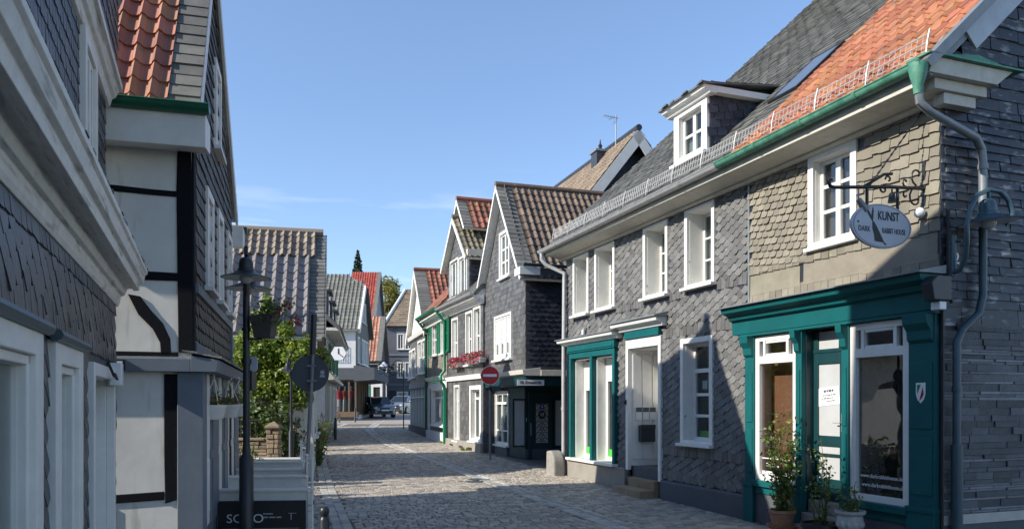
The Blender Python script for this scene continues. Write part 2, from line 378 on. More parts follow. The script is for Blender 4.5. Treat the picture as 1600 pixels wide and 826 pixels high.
# ------------------------------------------------------------------ parts
def window(par, x0, x1, z0, z1, y=0., dep=.18, cas=.09, proud=.03, cols=2, bars=(.5,), transom=None, sill=.05, curt='lace', T=None, fm='white', simple=False, topcas=None, bw=.045, name='window', pane='glass'):
    """opening x0..x1, z0..z1; 'window' = casing and reveals, children sash, pane, sill, curtain"""
    tc = cas if topcas is None else topcas
    m = MB(); m.T = T
    m.box(x0-cas, x0, y-.01, y+proud, z0-(cas*.6), z1+tc); m.box(x1, x1+cas, y-.01, y+proud, z0-(cas*.6), z1+tc)
    m.box(x0, x1, y-.01, y+proud, z1, z1+tc); m.box(x0, x1, y-.01, y+proud, z0-cas*.6, z0)
    m.box(x0-.012, x0+.003, y-dep-.05, y-.01, z0, z1); m.box(x1-.003, x1+.012, y-dep-.05, y-.01, z0, z1)
    m.box(x0, x1, y-dep-.05, y-.01, z1-.003, z1+.012); m.box(x0, x1, y-dep-.05, y-.01, z0-.012, z0+.003)
    w = m.build(name, M[fm], par, bevel=0 if simple else .006)
    s = MB(); s.T = T; f = .05; ys0, ys1 = y-dep, y-dep+.045; X0, X1, Z0, Z1 = x0+.003, x1-.003, z0+.003, z1-.003
    s.box(X0, X0+f, ys0, ys1, Z0, Z1); s.box(X1-f, X1, ys0, ys1, Z0, Z1); s.box(X0+f, X1-f, ys0, ys1, Z0, Z0+f); s.box(X0+f, X1-f, ys0, ys1, Z1-f, Z1)
    zt = Z1-f
    if transom: zt = Z0+(Z1-Z0)*transom; s.box(X0+f, X1-f, ys0, ys1+.012, zt-.035, zt+.035); zt -= .035
    for i in range(1, cols):
        xc = X0+(X1-X0)*i/cols; s.box(xc-.04, xc+.04, ys0+.002, ys1+.01, Z0+f, zt)
        if transom: s.box(xc-.03, xc+.03, ys0+.002, ys1-.004, zt+.07, Z1-f)
    for b in bars:
        zb = Z0+f+(zt-Z0-f)*b; s.box(X0+f, X1-f, ys0+.008, ys1-.008, zb-bw/2, zb+bw/2)
    s.build('sash', M[fm], w)
    p = MB(); p.T = T; p.box(X0+f*.5, X1-f*.5, ys0+.015, ys0+.021, Z0+f*.5, Z1-f*.5); p.build('pane', M[pane], w)
    if sill:
        q = MB(); q.T = T; q.box(x0-cas-.03, x1+cas+.03, y, y+proud+sill+.03, z0-cas*.6-.05, z0-cas*.6); q.build('sill', M[fm], w, bevel=0 if simple else .006)
    if curt:
        c = MB(); c.T = T; n = 22; yc = ys0-.05
        def cloth(xa, xb, za, zb, amp):
            vs = []
            for i in range(n+1):
                xx = xa+(xb-xa)*i/n; yy = yc+amp*math.sin(i*2.1)+rnd(-.004, .004)
                vs += [(xx, yy, za), (xx, yy, zb)]
            c.add(vs, [(2*i, 2*i+2, 2*i+3, 2*i+1) for i in range(n)])
        W_ = x1-x0
        if curt == 'half': cloth(x0, x1, z0, z0+(z1-z0)*.45, .012)
        elif curt == 'sides': cloth(x0, x0+W_*.24, z0, z1, .02); cloth(x1-W_*.24, x1, z0, z1, .02)
        else: cloth(x0, x1, z0+.05, z1, .015)
        c.build('curtain', M['drape' if curt == 'drape' else 'lace'], w)
        if curt in ('half', 'sides') or True:
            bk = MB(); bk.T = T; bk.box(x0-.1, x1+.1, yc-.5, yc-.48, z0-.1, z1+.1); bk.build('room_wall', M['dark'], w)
    return w
def shutter(par, x0, x1, z0, z1, y, m='green'):
    b = MB(); f = .045
    b.box(x0, x0+f, y, y+.035, z0, z1); b.box(x1-f, x1, y, y+.035, z0, z1)
    for zz in (z0, (z0+z1)/2-f/2, z1-f): b.box(x0+f, x1-f, y+.002, y+.033, zz, zz+f)
    n = int((z1-z0)/.06)
    for i in range(n):
        z = z0+f+(z1-z0-2*f)*(i+.5)/n; b.add([(x0+f,y+.004,z+.022),(x1-f,y+.004,z+.022),(x1-f,y+.03,z-.022),(x0+f,y+.03,z-.022)], [(0,1,2,3)])
    return b.build('shutter', M[m], par)
def gutter(par, p0, p1, r=.07, m='gutter_green', name='gutter'):
    b = MB(); p0 = Vector(p0); p1 = Vector(p1); d = (p1-p0).normalized(); s = d.cross(Vector((0,0,1))).normalized(); n = 9
    vs = []
    for p in (p0, p1):
        for k in range(n+1):
            a = PI+PI*k/n; vs.append(p+s*r*math.cos(a)+Vector((0,0,r*math.sin(a))))
    for p in (p0, p1):
        for k in range(n+1):
            a = PI+PI*k/n; vs.append(p+s*(r-.008)*math.cos(a)+Vector((0,0,(r-.008)*math.sin(a)+.004)))
    k1 = n+1; fs = []
    for k in range(n): fs += [(k, k+1, k1+k+1, k1+k), (2*k1+k, 3*k1+k, 3*k1+k+1, 2*k1+k+1)]
    fs += [(0, k1, 3*k1, 2*k1), (n, 2*k1+n, 3*k1+n, k1+n), tuple(range(n+1)), tuple(range(2*k1-1, k1-1, -1))]
    b.add(vs, fs)
    L_ = (p1-p0).length; c = int(L_/1.1)
    for sgn in (-1, 1): b.tube([p0+s*sgn*r, p1+s*sgn*r], .011, 6)
    for i in range(1, c+1):
        q = p0+d*(L_*i/(c+1)); vs = []
        for e in (-.025, .025):
            for k in range(n+1):
                a = PI+PI*k/n; vs.append(q+d*e+s*(r+.008)*math.cos(a)+Vector((0,0,(r+.008)*math.sin(a))))
        b.add(vs, [(k, k+1, k1+k+1, k1+k) for k in range(n)])
    return b.build(name, M[m], par, smooth=40)
def pipe(par, path, r=.045, m='zinc', name='downpipe', collars=()):
    b = MB(); b.tube(path, r, 12)
    for c in collars: b.tube([(c[0], c[1], c[2]-.03), (c[0], c[1], c[2]+.03)], r*1.22, 12)
    return b.build(name, M[m], par, smooth=40)
def text_mb(body, size, font_shear=0., bold=0.):
    cu = bpy.data.curves.new('lettering', 'FONT'); cu.body = body; cu.size = size; cu.align_x = 'CENTER'; cu.align_y = 'CENTER'; cu.extrude = .0015; cu.shear = font_shear; cu.offset = bold; cu.resolution_u = 3
    o = bpy.data.objects.new('lettering', cu); COL.objects.link(o); dg = bpy.context.evaluated_depsgraph_get()
    me = bpy.data.meshes.new_from_object(o.evaluated_get(dg)); COL.objects.unlink(o); bpy.data.objects.remove(o)
    return me
def text(par, body, size, M4, m='ink', name='lettering', sx=1., bold=0., shear=0.):
    me = text_mb(body, size, shear, bold); me.materials.clear(); me.materials.append(M[m]); me.name = name
    me.transform(Matrix.Diagonal((sx,1,1,1))); me.transform(M4)
    o = bpy.data.objects.new(name, me); COL.objects.link(o); o.parent = par; return o
def face_y(x, y, z):                    # upright lettering facing +y (read from the street)
    return Matrix(((-1,0,0,x),(0,0,1,y),(0,1,0,z),(0,0,0,1)))
def leaves(mb, c, rad, n, size, shell_=.55, hole=.0, seed=0, flat=0.):
    rad = rad if isinstance(rad, (tuple, list)) else (rad,)*3; k = 0; tries = 0
    while k < n and tries < n*8:
        tries += 1
        d = Vector((random.gauss(0,1), random.gauss(0,1), random.gauss(0,1))).normalized(); t = rnd()**shell_
        nn = noise.noise(Vector((d.x*1.7+seed, d.y*1.7, d.z*1.7)))
        q = d*t*(1+.35*nn)
        if noise.noise(Vector((q.x*3+seed*3, q.y*3, q.z*3))) < hole: continue
        p = Vector((c[0]+q.x*rad[0], c[1]+q.y*rad[1], c[2]+q.z*rad[2])); k += 1
        leaf(mb, p, size*rnd(.6, 1.35), d)
    return mb
def leaf(mb, p, s, d=None):
    a = Vector((random.gauss(0,1), random.gauss(0,1), random.gauss(0,.6))).normalized()
    nrm = Vector((random.gauss(0,1), random.gauss(0,1), random.gauss(.6,1)))
    if d is not None: nrm += d*1.2
    b = nrm.cross(a).normalized(); nrm = a.cross(b); w = s*.34
    mb.add([p-a*s*.5, p+b*w-a*s*.05+nrm*s*.06, p+a*s*.55-nrm*s*.08, p-b*w-a*s*.05+nrm*s*.06], [(0,1,2,3)])
# ================================================================== RIGHT SIDE: slate house and corner shop under one roof line
R1 = Fr(4.786, 8.571, -.347, .938)
def r1roof(y): return 5.32+.92*(.5-y)
SL = math.hypot(1, .92)                                   # slope length per metre of run
RUN = 9.5                                                 # eave to ridge, in plan
def recentre(root, fr, dx):
    root.location = fr.w(dx, 0, gz(fr.w(dx, 0).y))
    for c in root.children: c.location.x -= dx; c.location.z -= root.location.z

def eave_cornice(par, u0, u1):
    b = MB()
    b.prism([(.0,5.07),(.06,5.07),(.1,5.1),(.1,5.13),(0,5.13)], u0, u1, 'x')
    b.prism([(.0,5.13),(.12,5.13),(.36,5.17),(.4,5.15),(.47,5.17),(.47,5.3),(0,5.3)], u0, u1, 'x')
    b.build('eave_cornice', M['cream'], par, bevel=.006)
def snow_guard(par, u0, u1):
    b = MB(); y = .27; z0 = r1roof(y)+.05; T = Matrix.Rotation(R(-12), 4, 'X')
    for k in range(3):
        z = z0+.02+k*.1; b.tube([(u0, y-.02*k, z), (u1, y-.02*k, z)], .008, 6)
    n = int((u1-u0)/.075)
    for i in range(n+1):
        u = u0+(u1-u0)*i/n; b.tube([(u, y, z0), (u, y-.045, z0+.24)], .004, 4, cap=False)
    m = max(2, int((u1-u0)/.85))
    for i in range(m+1):
        u = u0+(u1-u0)*i/m; b.tube([(u, y-.25, z0+.22), (u, y+.015, z0-.05), (u, y-.01, z0+.12), (u, y-.05, z0+.27)], .011, 5)
    b.build('snow_guard', M['galv'], par)
def roof_T(u0, y0, fn): return frameT((u0, y0, fn(y0)), (1,0,0), (0,-1,.92))

# ---------------- slate_house
G = house('slate_house', R1, 'long grey slate-hung house with deep white windows, teal-trimmed display window and white panelled entrance')
GH = [(8.93,9.58,3.76,5.0),(7.72,8.47,3.76,5.0),(5.7,6.41,3.76,5.0),(4.28,4.99,3.76,5.0)]
GL = (4.34,5.11,1.1,2.76); GS = (7.64,9.66,.5,2.72); GD = (5.92,7.05,.16,2.8)
b = MB(); u0, u1, D = 3.372, 10.1, 18.5
holes = GH+[GL, GS, GD]
shell(b, u0, u1, D, -.4, 5.3, ('side', -9., 14.0), holes)
b.build('wall', M['slate_dark'], G)
b = MB()
def gok(a, z):
    for h in GH:
        if h[0]-.07 < a < h[1]+.07 and z > h[2]-.12: return False
    if GL[0]-.07 < a < GL[1]+.07 and GL[2]-.16 < z < GL[3]+.07: return False
    if 7.52 < a and z < 3.2: return False
    if 5.84 < a < 7.13 and z < 3.15: return False
    return True
slates(b, VT(0), u0+.02, u1-.02, .98, 2.92, .135, .112, gok, 'scale', R(36), lift=.03, over=.08, jit=.12)
slates(b, VT(0), u0+.02, u1-.02, 3.1, 3.55, .135, .112, gok, 'scale', R(36), lift=.03, over=.08, jit=.12)
slates(b, VT(.002), u0+.02, u1-.02, 3.56, 3.74, .11, .17, gok, 'slant', lift=.018)
slates(b, VT(0), u0+.02, u1-.02, 3.72, 5.12, .135, .112, gok, 'scale', R(36), lift=.03, over=.08, jit=.12)
slates(b, VT(.004), u0+.02, 7.5, 2.9, 3.1, .11, .17, gok, 'slant', lift=.02)
slates(b, VT(.002), u0+.02, 5.8, .36, .8, .135, .112, gok, 'scale', R(36), lift=.03, over=.08)
for zz in (.36, .8): slates(b, VT(.008), u0+.02, 5.82, zz, zz+.17, .12, .17, gok, 'slant', lift=.022)
slates(b, VT(.003), 7.14, 7.52, .3, .99, .135, .112, gok, 'scale', R(36), lift=.03, over=.08)
b.build('slate_cladding', M['slate'], G)
for h in GH: window(G, *h, dep=.33, cas=.08, proud=.05, cols=2, bars=(.34,.67), curt='lace', topcas=.05, bw=.03)
window(G, *GL, dep=.22, cas=.09, proud=.05, cols=1, bars=(.33,.66), transom=.72, curt=None, bw=.05)
b = MB(); b.box(4.3,5.15,-1.4,-1.38,1,2.8); b.build('room_wall', M['dark'], G)
b = MB(); b.box(4.45,4.98,-.215,-.212,1.16,1.26); b.build('window_film', M['lime'], G)
b = MB(); b.box(4.5,4.72,-.213,-.21,1.95,2.2); b.box(4.76,4.9,-.213,-.21,1.98,2.12); b.build('paper_notice', M['signwhite'], G)
b = MB(); b.prism([(0,-.4),(.07,-.4),(.07,.3),(.05,.34),(0,.34)], u0, 5.84, 'x'); b.build('plinth', M['render_dk'], G, bevel=.01)
b = MB(); b.box(7.13,u1,0,.09,-.4,.4); b.box(7.14,9.9,.0,.1,.4,.44); b.build('plinth', M['render'], G, bevel=.015)
# display window
b = MB()
for a in (7.54, 8.58, 9.66): b.box(a, a+.1, -.02, .1, .44, 2.74)
b.box(7.54,9.76,-.02,.1,2.74,2.86); b.box(7.5,9.8,-.02,.13,2.865,3.02); b.box(7.56,9.74,.131,.15,2.9,2.94)
ds = b.build('display_window', M['teal'], G, bevel=.006)
b = MB()
for a0, a1 in ((7.64,8.58),(8.68,9.66)):
    for x0,x1 in ((a0,a0+.02),(a1-.02,a1)): b.box(x0,x1,-.3,-.025,.5,2.735)
    b.box(a0,a1,-.3,-.025,.44,.5); b.box(a0,a1,-.3,-.025,2.71,2.735)
    for x0,x1 in ((a0+.02,a0+.1),(a1-.1,a1-.02)): b.box(x0,x1,-.3,-.24,.5,2.71)
    b.box(a0+.1,a1-.1,-.3,-.24,.5,.58)
b.build('inner_frame', M['white'], ds, bevel=.005)
b = MB(); b.box(7.5,9.8,.0,.17,.44,.495); b.build('sill', M['white'], ds, bevel=.008)
b = MB()
for a0, a1, zb in ((7.74,8.48,2.2),(8.78,9.56,2.02)):
    n = int((2.7-zb)/.05)
    for i in range(n): b.box(a0-.06, a1+.06, -.27, -.235+.006*(i % 2), zb+i*.05, zb+.048+i*.05)
b.build('roller_blind', M['blind'], ds)
b = MB()
for a0, a1 in ((7.7,8.52),(8.74,9.6)): b.box(a0, a1, -.285, -.279, .55, 2.7)
b.build('pane', M['glass'], ds)
b = MB()
for a0, a1 in ((7.74,8.48),(8.78,9.56)): b.box(a0, a1, -.278, -.276, .58, .74)
b.build('window_film', M['lime'], ds)
b = MB()
for a0, a1 in ((7.74,8.48),(8.78,9.56)):
    n = 12; c = (a0+a1)/2; w_ = (a1-a0)*.44
    b.prism([(a0+.03,.74),(a1-.03,.74)]+[(c+w_*math.cos(PI*i/n), 1.75+.22*math.sin(PI*i/n)) for i in range(n+1)], -.34, -.33, 'y')
b.build('frosted_screen', M['frost'], ds)
b = MB(); b.box(7.5,9.8,-1.5,-1.48,.3,2.9); b.build('room_wall', M['dark'], ds)
b = MB(); b.prism([(0,3.04),(.14,3.04),(.16,3.09),(.26,3.11),(.28,3.17),(0,3.17)], 7.34, 10.07, 'x'); b.build('window_cornice', M['white'], G, bevel=.005)
b = MB(); b.prism([(0,3.25),(0,3.174),(.31,3.174),(.31,3.19)], 7.3, 10.11, 'x'); b.build('cornice_flashing', M['lead'], G)
# entrance
b = MB()
b.box(5.83,5.92,-.02,.06,.3,2.8); b.box(7.05,7.14,-.02,.06,.42,2.8); b.box(5.83,7.14,-.02,.06,2.8,2.98)
en = b.build('entrance', M['white'], G, bevel=.006)
b = MB()
b.box(7.05,7.07,-.72,-.02,.5,2.8); b.box(5.9,5.92,-.72,-.02,.5,2.8); b.box(5.9,7.07,-.72,-.02,2.78,2.8)
for y0 in (-.7,-.46,-.24): b.box(7.035,7.05,y0,y0+.19,.62,2.7)
b.build('panelled_reveal', M['white'], en, bevel=.004)
b = MB(); b.box(5.9,7.07,-.74,-.05,.2,.5); b.build('threshold', M['render_dk'], en)
b = MB(); b.box(5.92,7.05,-.78,-.72,.5,2.78)
for x0 in (6.0,6.52):
    for z0,z1 in ((.6,1.25),(1.35,2.1)): b.box(x0,x0+.42,-.72,-.705,z0,z1)
b.build('door', M['white'], en, bevel=.006)
b = MB(); T = Matrix(((0,0,-1,7.034),(1,0,0,0),(0,1,0,0),(0,0,0,1)))
b.T = T; b.box(-.5,-.17,.97,1.3,0,.1); b.box(-.5,-.17,1.22,1.31,.1,.115); b.T = None; b.build('letter_box', M['bollard'], en, bevel=.008)
b = MB(); b.T = T
for k in range(3): b.box(-.55+k*.155,-.42+k*.155,1.4,1.65,0,.02)
b.T = None; b.build('notice_holder', M['signwhite'], en)
b = MB(); b.T = T
for k in range(3): b.box(-.55+k*.155,-.42+k*.155,1.56,1.65,.021,.024)
b.T = None; b.build('notice_print', M['signback'], en)
b = MB(); b.prism([(0,3.14),(.12,3.14),(.15,3.2),(.25,3.23),(.27,3.3),(0,3.3)], 5.66, 7.42, 'x'); b.build('door_cornice', M['white'], G, bevel=.005)
b = MB(); b.prism([(0,3.4),(0,3.304),(.31,3.304),(.31,3.325)], 5.62, 7.46, 'x'); b.build('cornice_flashing', M['lead'], G)
b = MB(); b.box(5.84,7.13,-.01,.1,2.985,3.135); b.build('door_frieze', M['teal'], G, bevel=.005)
b = MB(); b.box(5.95,6.95,-.02,.12,-.2,.3); b.box(5.95,7.0,.12,.42,-.2,.13); b.build('step', M['stone'], G, bevel=.015)
b = MB(); b.ball((7.12,.09,1.75),.025); b.box(7.1,7.14,.06,.075,1.7,1.8); b.build('doorbell', M['black'], G)
eave_cornice(G, u0, u1+.2)
gutter(G, (u0, .55, 5.32), (u1+.3, .55, 5.3), .075, 'zinc')
snow_guard(G, u0, u1+.2)
pipe(G, [(10.3,.55,5.26),(10.3,.55,5.1),(10.28,.45,4.98),(10.0,.1,4.75),(10.0,.1,4.6),(10.0,.12,2.5),(10.0,.12,.55)], .05, 'zinc', collars=[(10.0,.12,3.2),(10.0,.12,1.6)])
b = MB(); b.tube([(10.0,.12,.6),(10.0,.12,-.1)], .065, 12); b.build('standpipe', M['lead'], G, smooth=40)
b = MB(); b.tube([(9.0,.03,3.4),(9.0,.08,3.38),(9.0,.1,3.3)], .02, 6); b.lathe([(.0,0),(.05,.0),(.045,.1),(.03,.12),(0,.12)], (9.0,.09,3.24), 10)
b.tube([(8.85,.02,3.43),(8.85,.06,3.4)], .03, 8); b.build('security_camera', M['zinc'], G, smooth=40)
# roof
b = MB(); T = roof_T(u0, .5, r1roof); LEN = RUN*SL
slab(b, T, [(0,0),(u1+.25-u0,0),(u1+.25-u0,LEN),(0,LEN)], -.12, -.004)
Tb = frameT((u0,-18.5,5.32), (1,0,0), (0,1,.92)); slab(b, Tb, [(0,0),(u1+.25-u0,0),(u1+.25-u0,LEN),(0,LEN)], -.12, 0)
b.build('roof_deck', M['slate_roof'], G)
b = MB(); dz = lambda a, v: not ((4.75-u0 < a < 5.95-u0) and .85*SL < v < 2.3*SL) and not (3.45-u0 < a < 4.15-u0 and 1.5*SL < v < 2.42*SL)
slates(b, T, 0, u1+.25-u0, 0, LEN, .3, .17, dz, 'wave', lift=.022, jit=.5)
b.build('roof', M['slate_roof'], G)
b = MB(); b.tube([(u0,-9.,14.05),(u1+.25,-9.,14.05)], .1, 8); b.build('ridge', M['lead'], G, smooth=40)
b = MB(); z = r1roof(-1.5)
b.T = roof_T(3.45, -1.0, r1roof)
b.box(0,.7,0,.06,0,.055); b.box(0,.7,1.25,1.31,0,.055); b.box(0,.06,.06,1.25,0,.055); b.box(.64,.7,.06,1.25,0,.055); sk = b.build('skylight', M['black'], G)
b = MB(); b.T = roof_T(3.45,-1.0,r1roof); b.box(.06,.64,.06,1.25,.045,.052); b.build('pane', M['skyglass'], sk)
b = MB(); b.T = roof_T(3.45,-1.0,r1roof); b.box(.0,.7,0,1.3,-.1,-.09); b.build('room_wall', M['dark'], sk)
# dormer
DW = (4.99,5.71,6.18,6.92)
b = MB(); wall(b, VT(-.3), [(4.82,5.9),(5.88,5.9),(5.88,7.1),(4.82,7.1)], [DW])
b.prism([(-.3,5.9),(-.3,7.1),(-2.1,7.3)], 4.80, 4.82, 'x'); b.prism([(-.3,5.9),(-.3,7.1),(-2.1,7.3)], 5.88, 5.90, 'x')
dm = b.build('dormer', M['slate_dark'], G)
b = MB(); slates(b, ST(4.80,-1), -2.0,-.3,6.0,7.2,.2,.13, lambda a, v: v > r1roof(a)+.02 and v < 7.1-.1*(a+.3), 'scale', R(-12)); b.build('cheek_slates', M['slate_dark'], dm)
window(dm, *DW, y=-.3, dep=.1, cas=.16, proud=.05, cols=2, bars=(.5,), curt='half', topcas=.1, simple=True, name='dormer_window')
b = MB(); b.prism([(-.34,7.0),(-.2,7.0),(-.17,7.05),(-.1,7.07),(-.08,7.13),(-.34,7.13)], 4.66, 6.04, 'x'); b.box(4.66,4.8,-1.7,-.341,7.02,7.13); b.box(5.9,6.04,-1.7,-.341,7.02,7.13)
b.build('dormer_cornice', M['white'], dm, bevel=.006)
b = MB(); Td = frameT((4.62,-.04,7.14), (1,0,0), (0,-1,.1)); slab(b, Td, [(0,0),(1.46,0),(1.46,2.3),(0,2.3)], -.02, .01)
slates(b, Td, 0, 1.46, 0, 2.2, .22, .16, None, 'wave', lift=.02, jit=.6)
for i in range(9):                                                          # the roof sweeps out to the side of the dormer
    pass
b.build('dormer_roof', M['slate_roof'], dm)
recentre(G, R1, 6.7)

# ---------------- corner_shop_house
K = house('corner_shop_house', R1, 'tan slate corner house with orange tiled roof and teal wooden shop front')
u1 = 3.368
KW = (1.3,1.96,3.9,5.0); KL = (2.27,3.13,.62,2.7); KR = (.4,1.26,.55,2.7); KD = (1.42,2.12,.1,2.72)
b = MB(); shell(b, 0, u1, 18.5, -.4, 5.3, ('side', -9., 14.0), [KW, KL, KR, KD]); b.build('wall', M['slate_dark'], K)
b = MB()
def kok(a, z): return not inrects([KW], a, z, .07) and not (KW[0]-.09 < a < KW[1]+.09 and z > 4.9) and not (KW[0]-.1 < a < KW[1]+.1 and KW[2]-.12 < z < KW[2])
slates(b, VT(.004), .0, 1.22, 3.82, 5.14, .27, .135, kok, 'wave', lift=.028, jit=.04)
slates(b, VT(.004), 2.04, u1-.04, 3.72, 5.14, .14, .1, kok, 'scale', R(7), lift=.028, jit=.12, over=.1)
slates(b, VT(.006), .0, u1-.04, 3.66, 3.84, .14, .17, kok, 'slant', lift=.02)
slates(b, VT(.004), .0, u1-.04, 3.36, 3.66, 1.1, .3, kok, 'rect', lift=.008, stag=False)
slates(b, VT(.006), .0, u1-.04, 3.13, 3.36, .13, .22, kok, 'slant', lift=.024)
b.build('slate_cladding', M['slate_brown'], K)
b = MB(); b.box(u1-.05,u1-.01,.0,.03,.4,5.1); b.build('joint_strip', M['lead'], K)
b = MB()
slates(b, ST(0,-1), -6, .0, 2.82, 5.08, .34, .1, None, 'rect', lift=.02, jit=.15)
slates(b, ST(-.003,-1), -6, .01, 2.6, 2.82, .3, .22, None, 'rect', lift=.02)
def gv(a, v): return v < r1roof(a)-.2
slates(b, ST(0,-1), -6, .0, 5.1, 9, .3, .14, gv, 'rect', lift=.016)
b.build('side_slates', M['slate_streak'], K)
b = MB(); z = .5
while z < 2.6:
    h = random.choice((.028,.034,.05,.07,.085)); a = -6.-rnd(0,.3)
    while a < -.0:
        l = rnd(.22,.62); d = rnd(.004,.03)
        b.mi = 1 if h < .04 else 0
        b.box(-d, .0, a, min(a+l-.006, 0), z, z+h-.005); a += l
    z += h
b.build('stone_cladding', [M['clad'], M['clad_lt']], K)
b = MB(); b.box(-.03,0,-6,0,.38,.49); b.build('base_strip', M['zinc'], K); b = MB(); b.box(-.02,0,-6,.0,-.4,.375); b.build('base', M['render_dk'], K)
window(K, *KW, dep=.14, cas=.1, proud=.04, cols=2, bars=(.36,.7), curt='drape', topcas=.16, sill=.02)
# shop front
b = MB()
P = [(0,2.78),(.13,2.78),(.14,2.98),(.2,3.0),(.22,3.06),(.33,3.1),(.35,3.17),(0,3.17)]
b.prism(P, -.03, 3.6, 'x'); b.box(0,3.45,0,.12,2.74,2.779)
sf = b.build('shop_front', M['teal'], K, bevel=.004)
b = MB(); b.prism([(0,3.27),(0,3.174),(.4,3.174),(.4,3.19)], -.07, 3.64, 'x'); b.build('shop_flashing', M['lead'], K)
b = MB()
for x0, x1, yy in ((3.15,3.36,.08),(2.13,2.25,.08),(1.28,1.4,.08),(.02,.37,.07)):
    b.box(x0,x1,0,yy,.5,2.74); b.box(x0-.01,x1+.01,0,yy+.03,-.4,.5); b.box(x0-.015,x1+.015,0,yy+.045,.5,.56)
    b.box(x0+.03,x1-.03,yy,yy+.012,.7,1.35); b.box(x0+.03,x1-.03,yy,yy+.012,1.45,2.2)
    b.prism([(yy,2.74),(yy+.12,2.74),(yy+.11,2.64),(yy+.05,2.56),(yy+.04,2.46),(yy,2.42)], x0+.01, x1-.01, 'x')
b.build('pilaster', M['teal'], sf, bevel=.004)
b = MB()
for x0, x1, z in ((2.25,3.15,.6),(.37,1.28,.53)): b = MB(); b.box(x0,x1,0,.12,z-.09,z); b.box(x0,x1,0,.07,z-.2,z-.09); b.build('window_ledge', M['teal'], sf, bevel=.006)
b = MB()
for x0, x1 in ((2.25,3.15),(.37,1.28)): b = MB(); b.box(x0,x1,0,.05,-.4,.4); b.build('plinth', M['render_dk'], K)
def shopwin(h):
    x0, x1, z0, z1 = h; f = .07; zt = z0+(z1-z0)*.845; b = MB()
    b.box(x0-.02,x0+f,-.03,.05,z0-.02,z1+.03); b.box(x1-f,x1+.02,-.03,.05,z0-.02,z1+.03)
    b.box(x0+f,x1-f,-.03,.05,z0-.02,z0+.06); b.box(x0+f,x1-f,-.03,.05,z1-.05,z1+.03); b.box(x0+f,x1-f,-.03,.052,zt-.06,zt+.05)
    for t in (.22,.8): xx = x0+(x1-x0)*t; b.box(xx-.025,xx+.025,-.03,.045,zt+.05,z1-.05)
    b.box(x0+(x1-x0)*.26,x0+(x1-x0)*.76,-.028,.04,zt+.05,zt+.085); b.box(x0+(x1-x0)*.26,x0+(x1-x0)*.76,-.028,.04,z1-.085,z1-.05)
    w = b.build('shop_window', M['white'], K, bevel=.004)
    b = MB(); b.box(x0+.05,x1-.05,-.005,.001,z0+.04,z1-.03); b.build('pane', M['glass_shop'], w)
    return w
wl = shopwin(KL); wr = shopwin(KR)
b = MB(); b.box(2.16,3.2,-.26,-.24,.4,2.78); b.build('display_back', M['brownwall'], K); b = MB(); b.box(2.14,2.16,-.26,-.03,.4,2.78); b.box(3.14,3.22,-.24,-.03,.4,2.78); b.build('display_lining', M['cream'], K)
b = MB(); b.box(2.16,3.14,-.24,-.03,.5,.56); b.build('display_floor', M['white'], K)
b = MB(); b.box(-.0+.05,1.4,-3.,-2.98,.0,2.8); b.box(.03,.05,-3,-.05,.0,2.8); b.box(1.41,1.43,-3,-.2,.0,2.8); b.box(.05,1.4,-3,-.03,.42,.46); b.build('shop_interior', M['dark'], K)
for s_, uu, zz, sz in (("www.darkrabbithouse.de", .83, .84, .07), ("www.darkrabbithouse.de", .81, .73, .07)):
    text(wr, s_, sz, face_y(uu, .0035, zz), 'signwhite', sx=.92)
for s_, uu, zz, sz in (("Tel. 0176", 2.82, .83, .075),):
    text(wl, s_, sz, face_y(uu, .0035, zz), 'signwhite')
b = MB(); b.box(2.36,3.05,.0015,.003,.69,.74); b.box(2.36,3.05,.0015,.003,.92,.935); b.build('white_film', M['signwhite'], wl)
# shop door, standing in its recess
b = MB(); y = -.12
b.box(1.42,2.12,y-.06,y-.02,.42,.6)
for x0, x1 in ((1.56,1.64),(2.04,2.12)): b.box(x0,x1,y-.05,y,.6,2.42)
for z0, z1 in ((.6,.72),(1.02,1.06),(1.16,1.3),(2.27,2.42)): b.box(1.64,2.04,y-.05,y,z0,z1)
b.box(1.42,1.555,y-.05,y+.02,.6,2.42); b.box(1.44,1.535,y+.02,y+.035,.7,1.3); b.box(1.44,1.535,y+.02,y+.035,1.4,2.3)
b.box(1.42,2.12,y-.05,y+.01,2.42,2.47); b.box(1.42,1.5,y-.05,y,2.47,2.72); b.box(2.04,2.12,y-.05,y,2.47,2.72)
b.box(2.12,2.14,-.2,.0,.4,2.72); b.box(1.40,1.42,-.2,.0,.4,2.72)
dr = b.build('shop_door', M['teal_dk'], K, bevel=.005)
b = MB()
for z0, z1 in ((.72,1.02),(1.06,1.16),(1.3,2.27)): b.box(1.64,2.04,y-.03,y-.024,z0,z1)
b.box(1.68,2.04,y-.03,y-.024,2.47,2.71); b.build('pane', M['frost'], dr)
b = MB(); b.box(1.575,1.6,y,y+.012,1.36,1.6); b.tube([(1.59,y+.012,1.48),(1.59,y+.05,1.48),(1.7,y+.05,1.48)], .009, 6); b.build('handle', M['zinc'], dr)
b = MB(); b.T = Matrix.Translation((1.86,y-.022,1.83)) @ Matrix.Rotation(R(5), 4, 'Y'); b.box(-.2,.2,0,.004,-.12,.12); b.build('paper_notice', M['signwhite'], dr)
b = MB(); b.T = Matrix.Translation((1.86,y-.0165,1.83)) @ Matrix.Rotation(R(5), 4, 'Y')
for zz, x0, x1, h in ((.06,-.1,.08,.03),(.01,-.13,.1,.014),(-.03,-.08,.12,.014),(-.07,-.11,.05,.014)):
    xx = x0
    while xx < x1: l = rnd(.02,.05); b.box(xx, min(xx+l,x1), 0, .0015, zz, zz+h); xx += l+.012
b.build('handwritten_lines', M['signback'], dr)
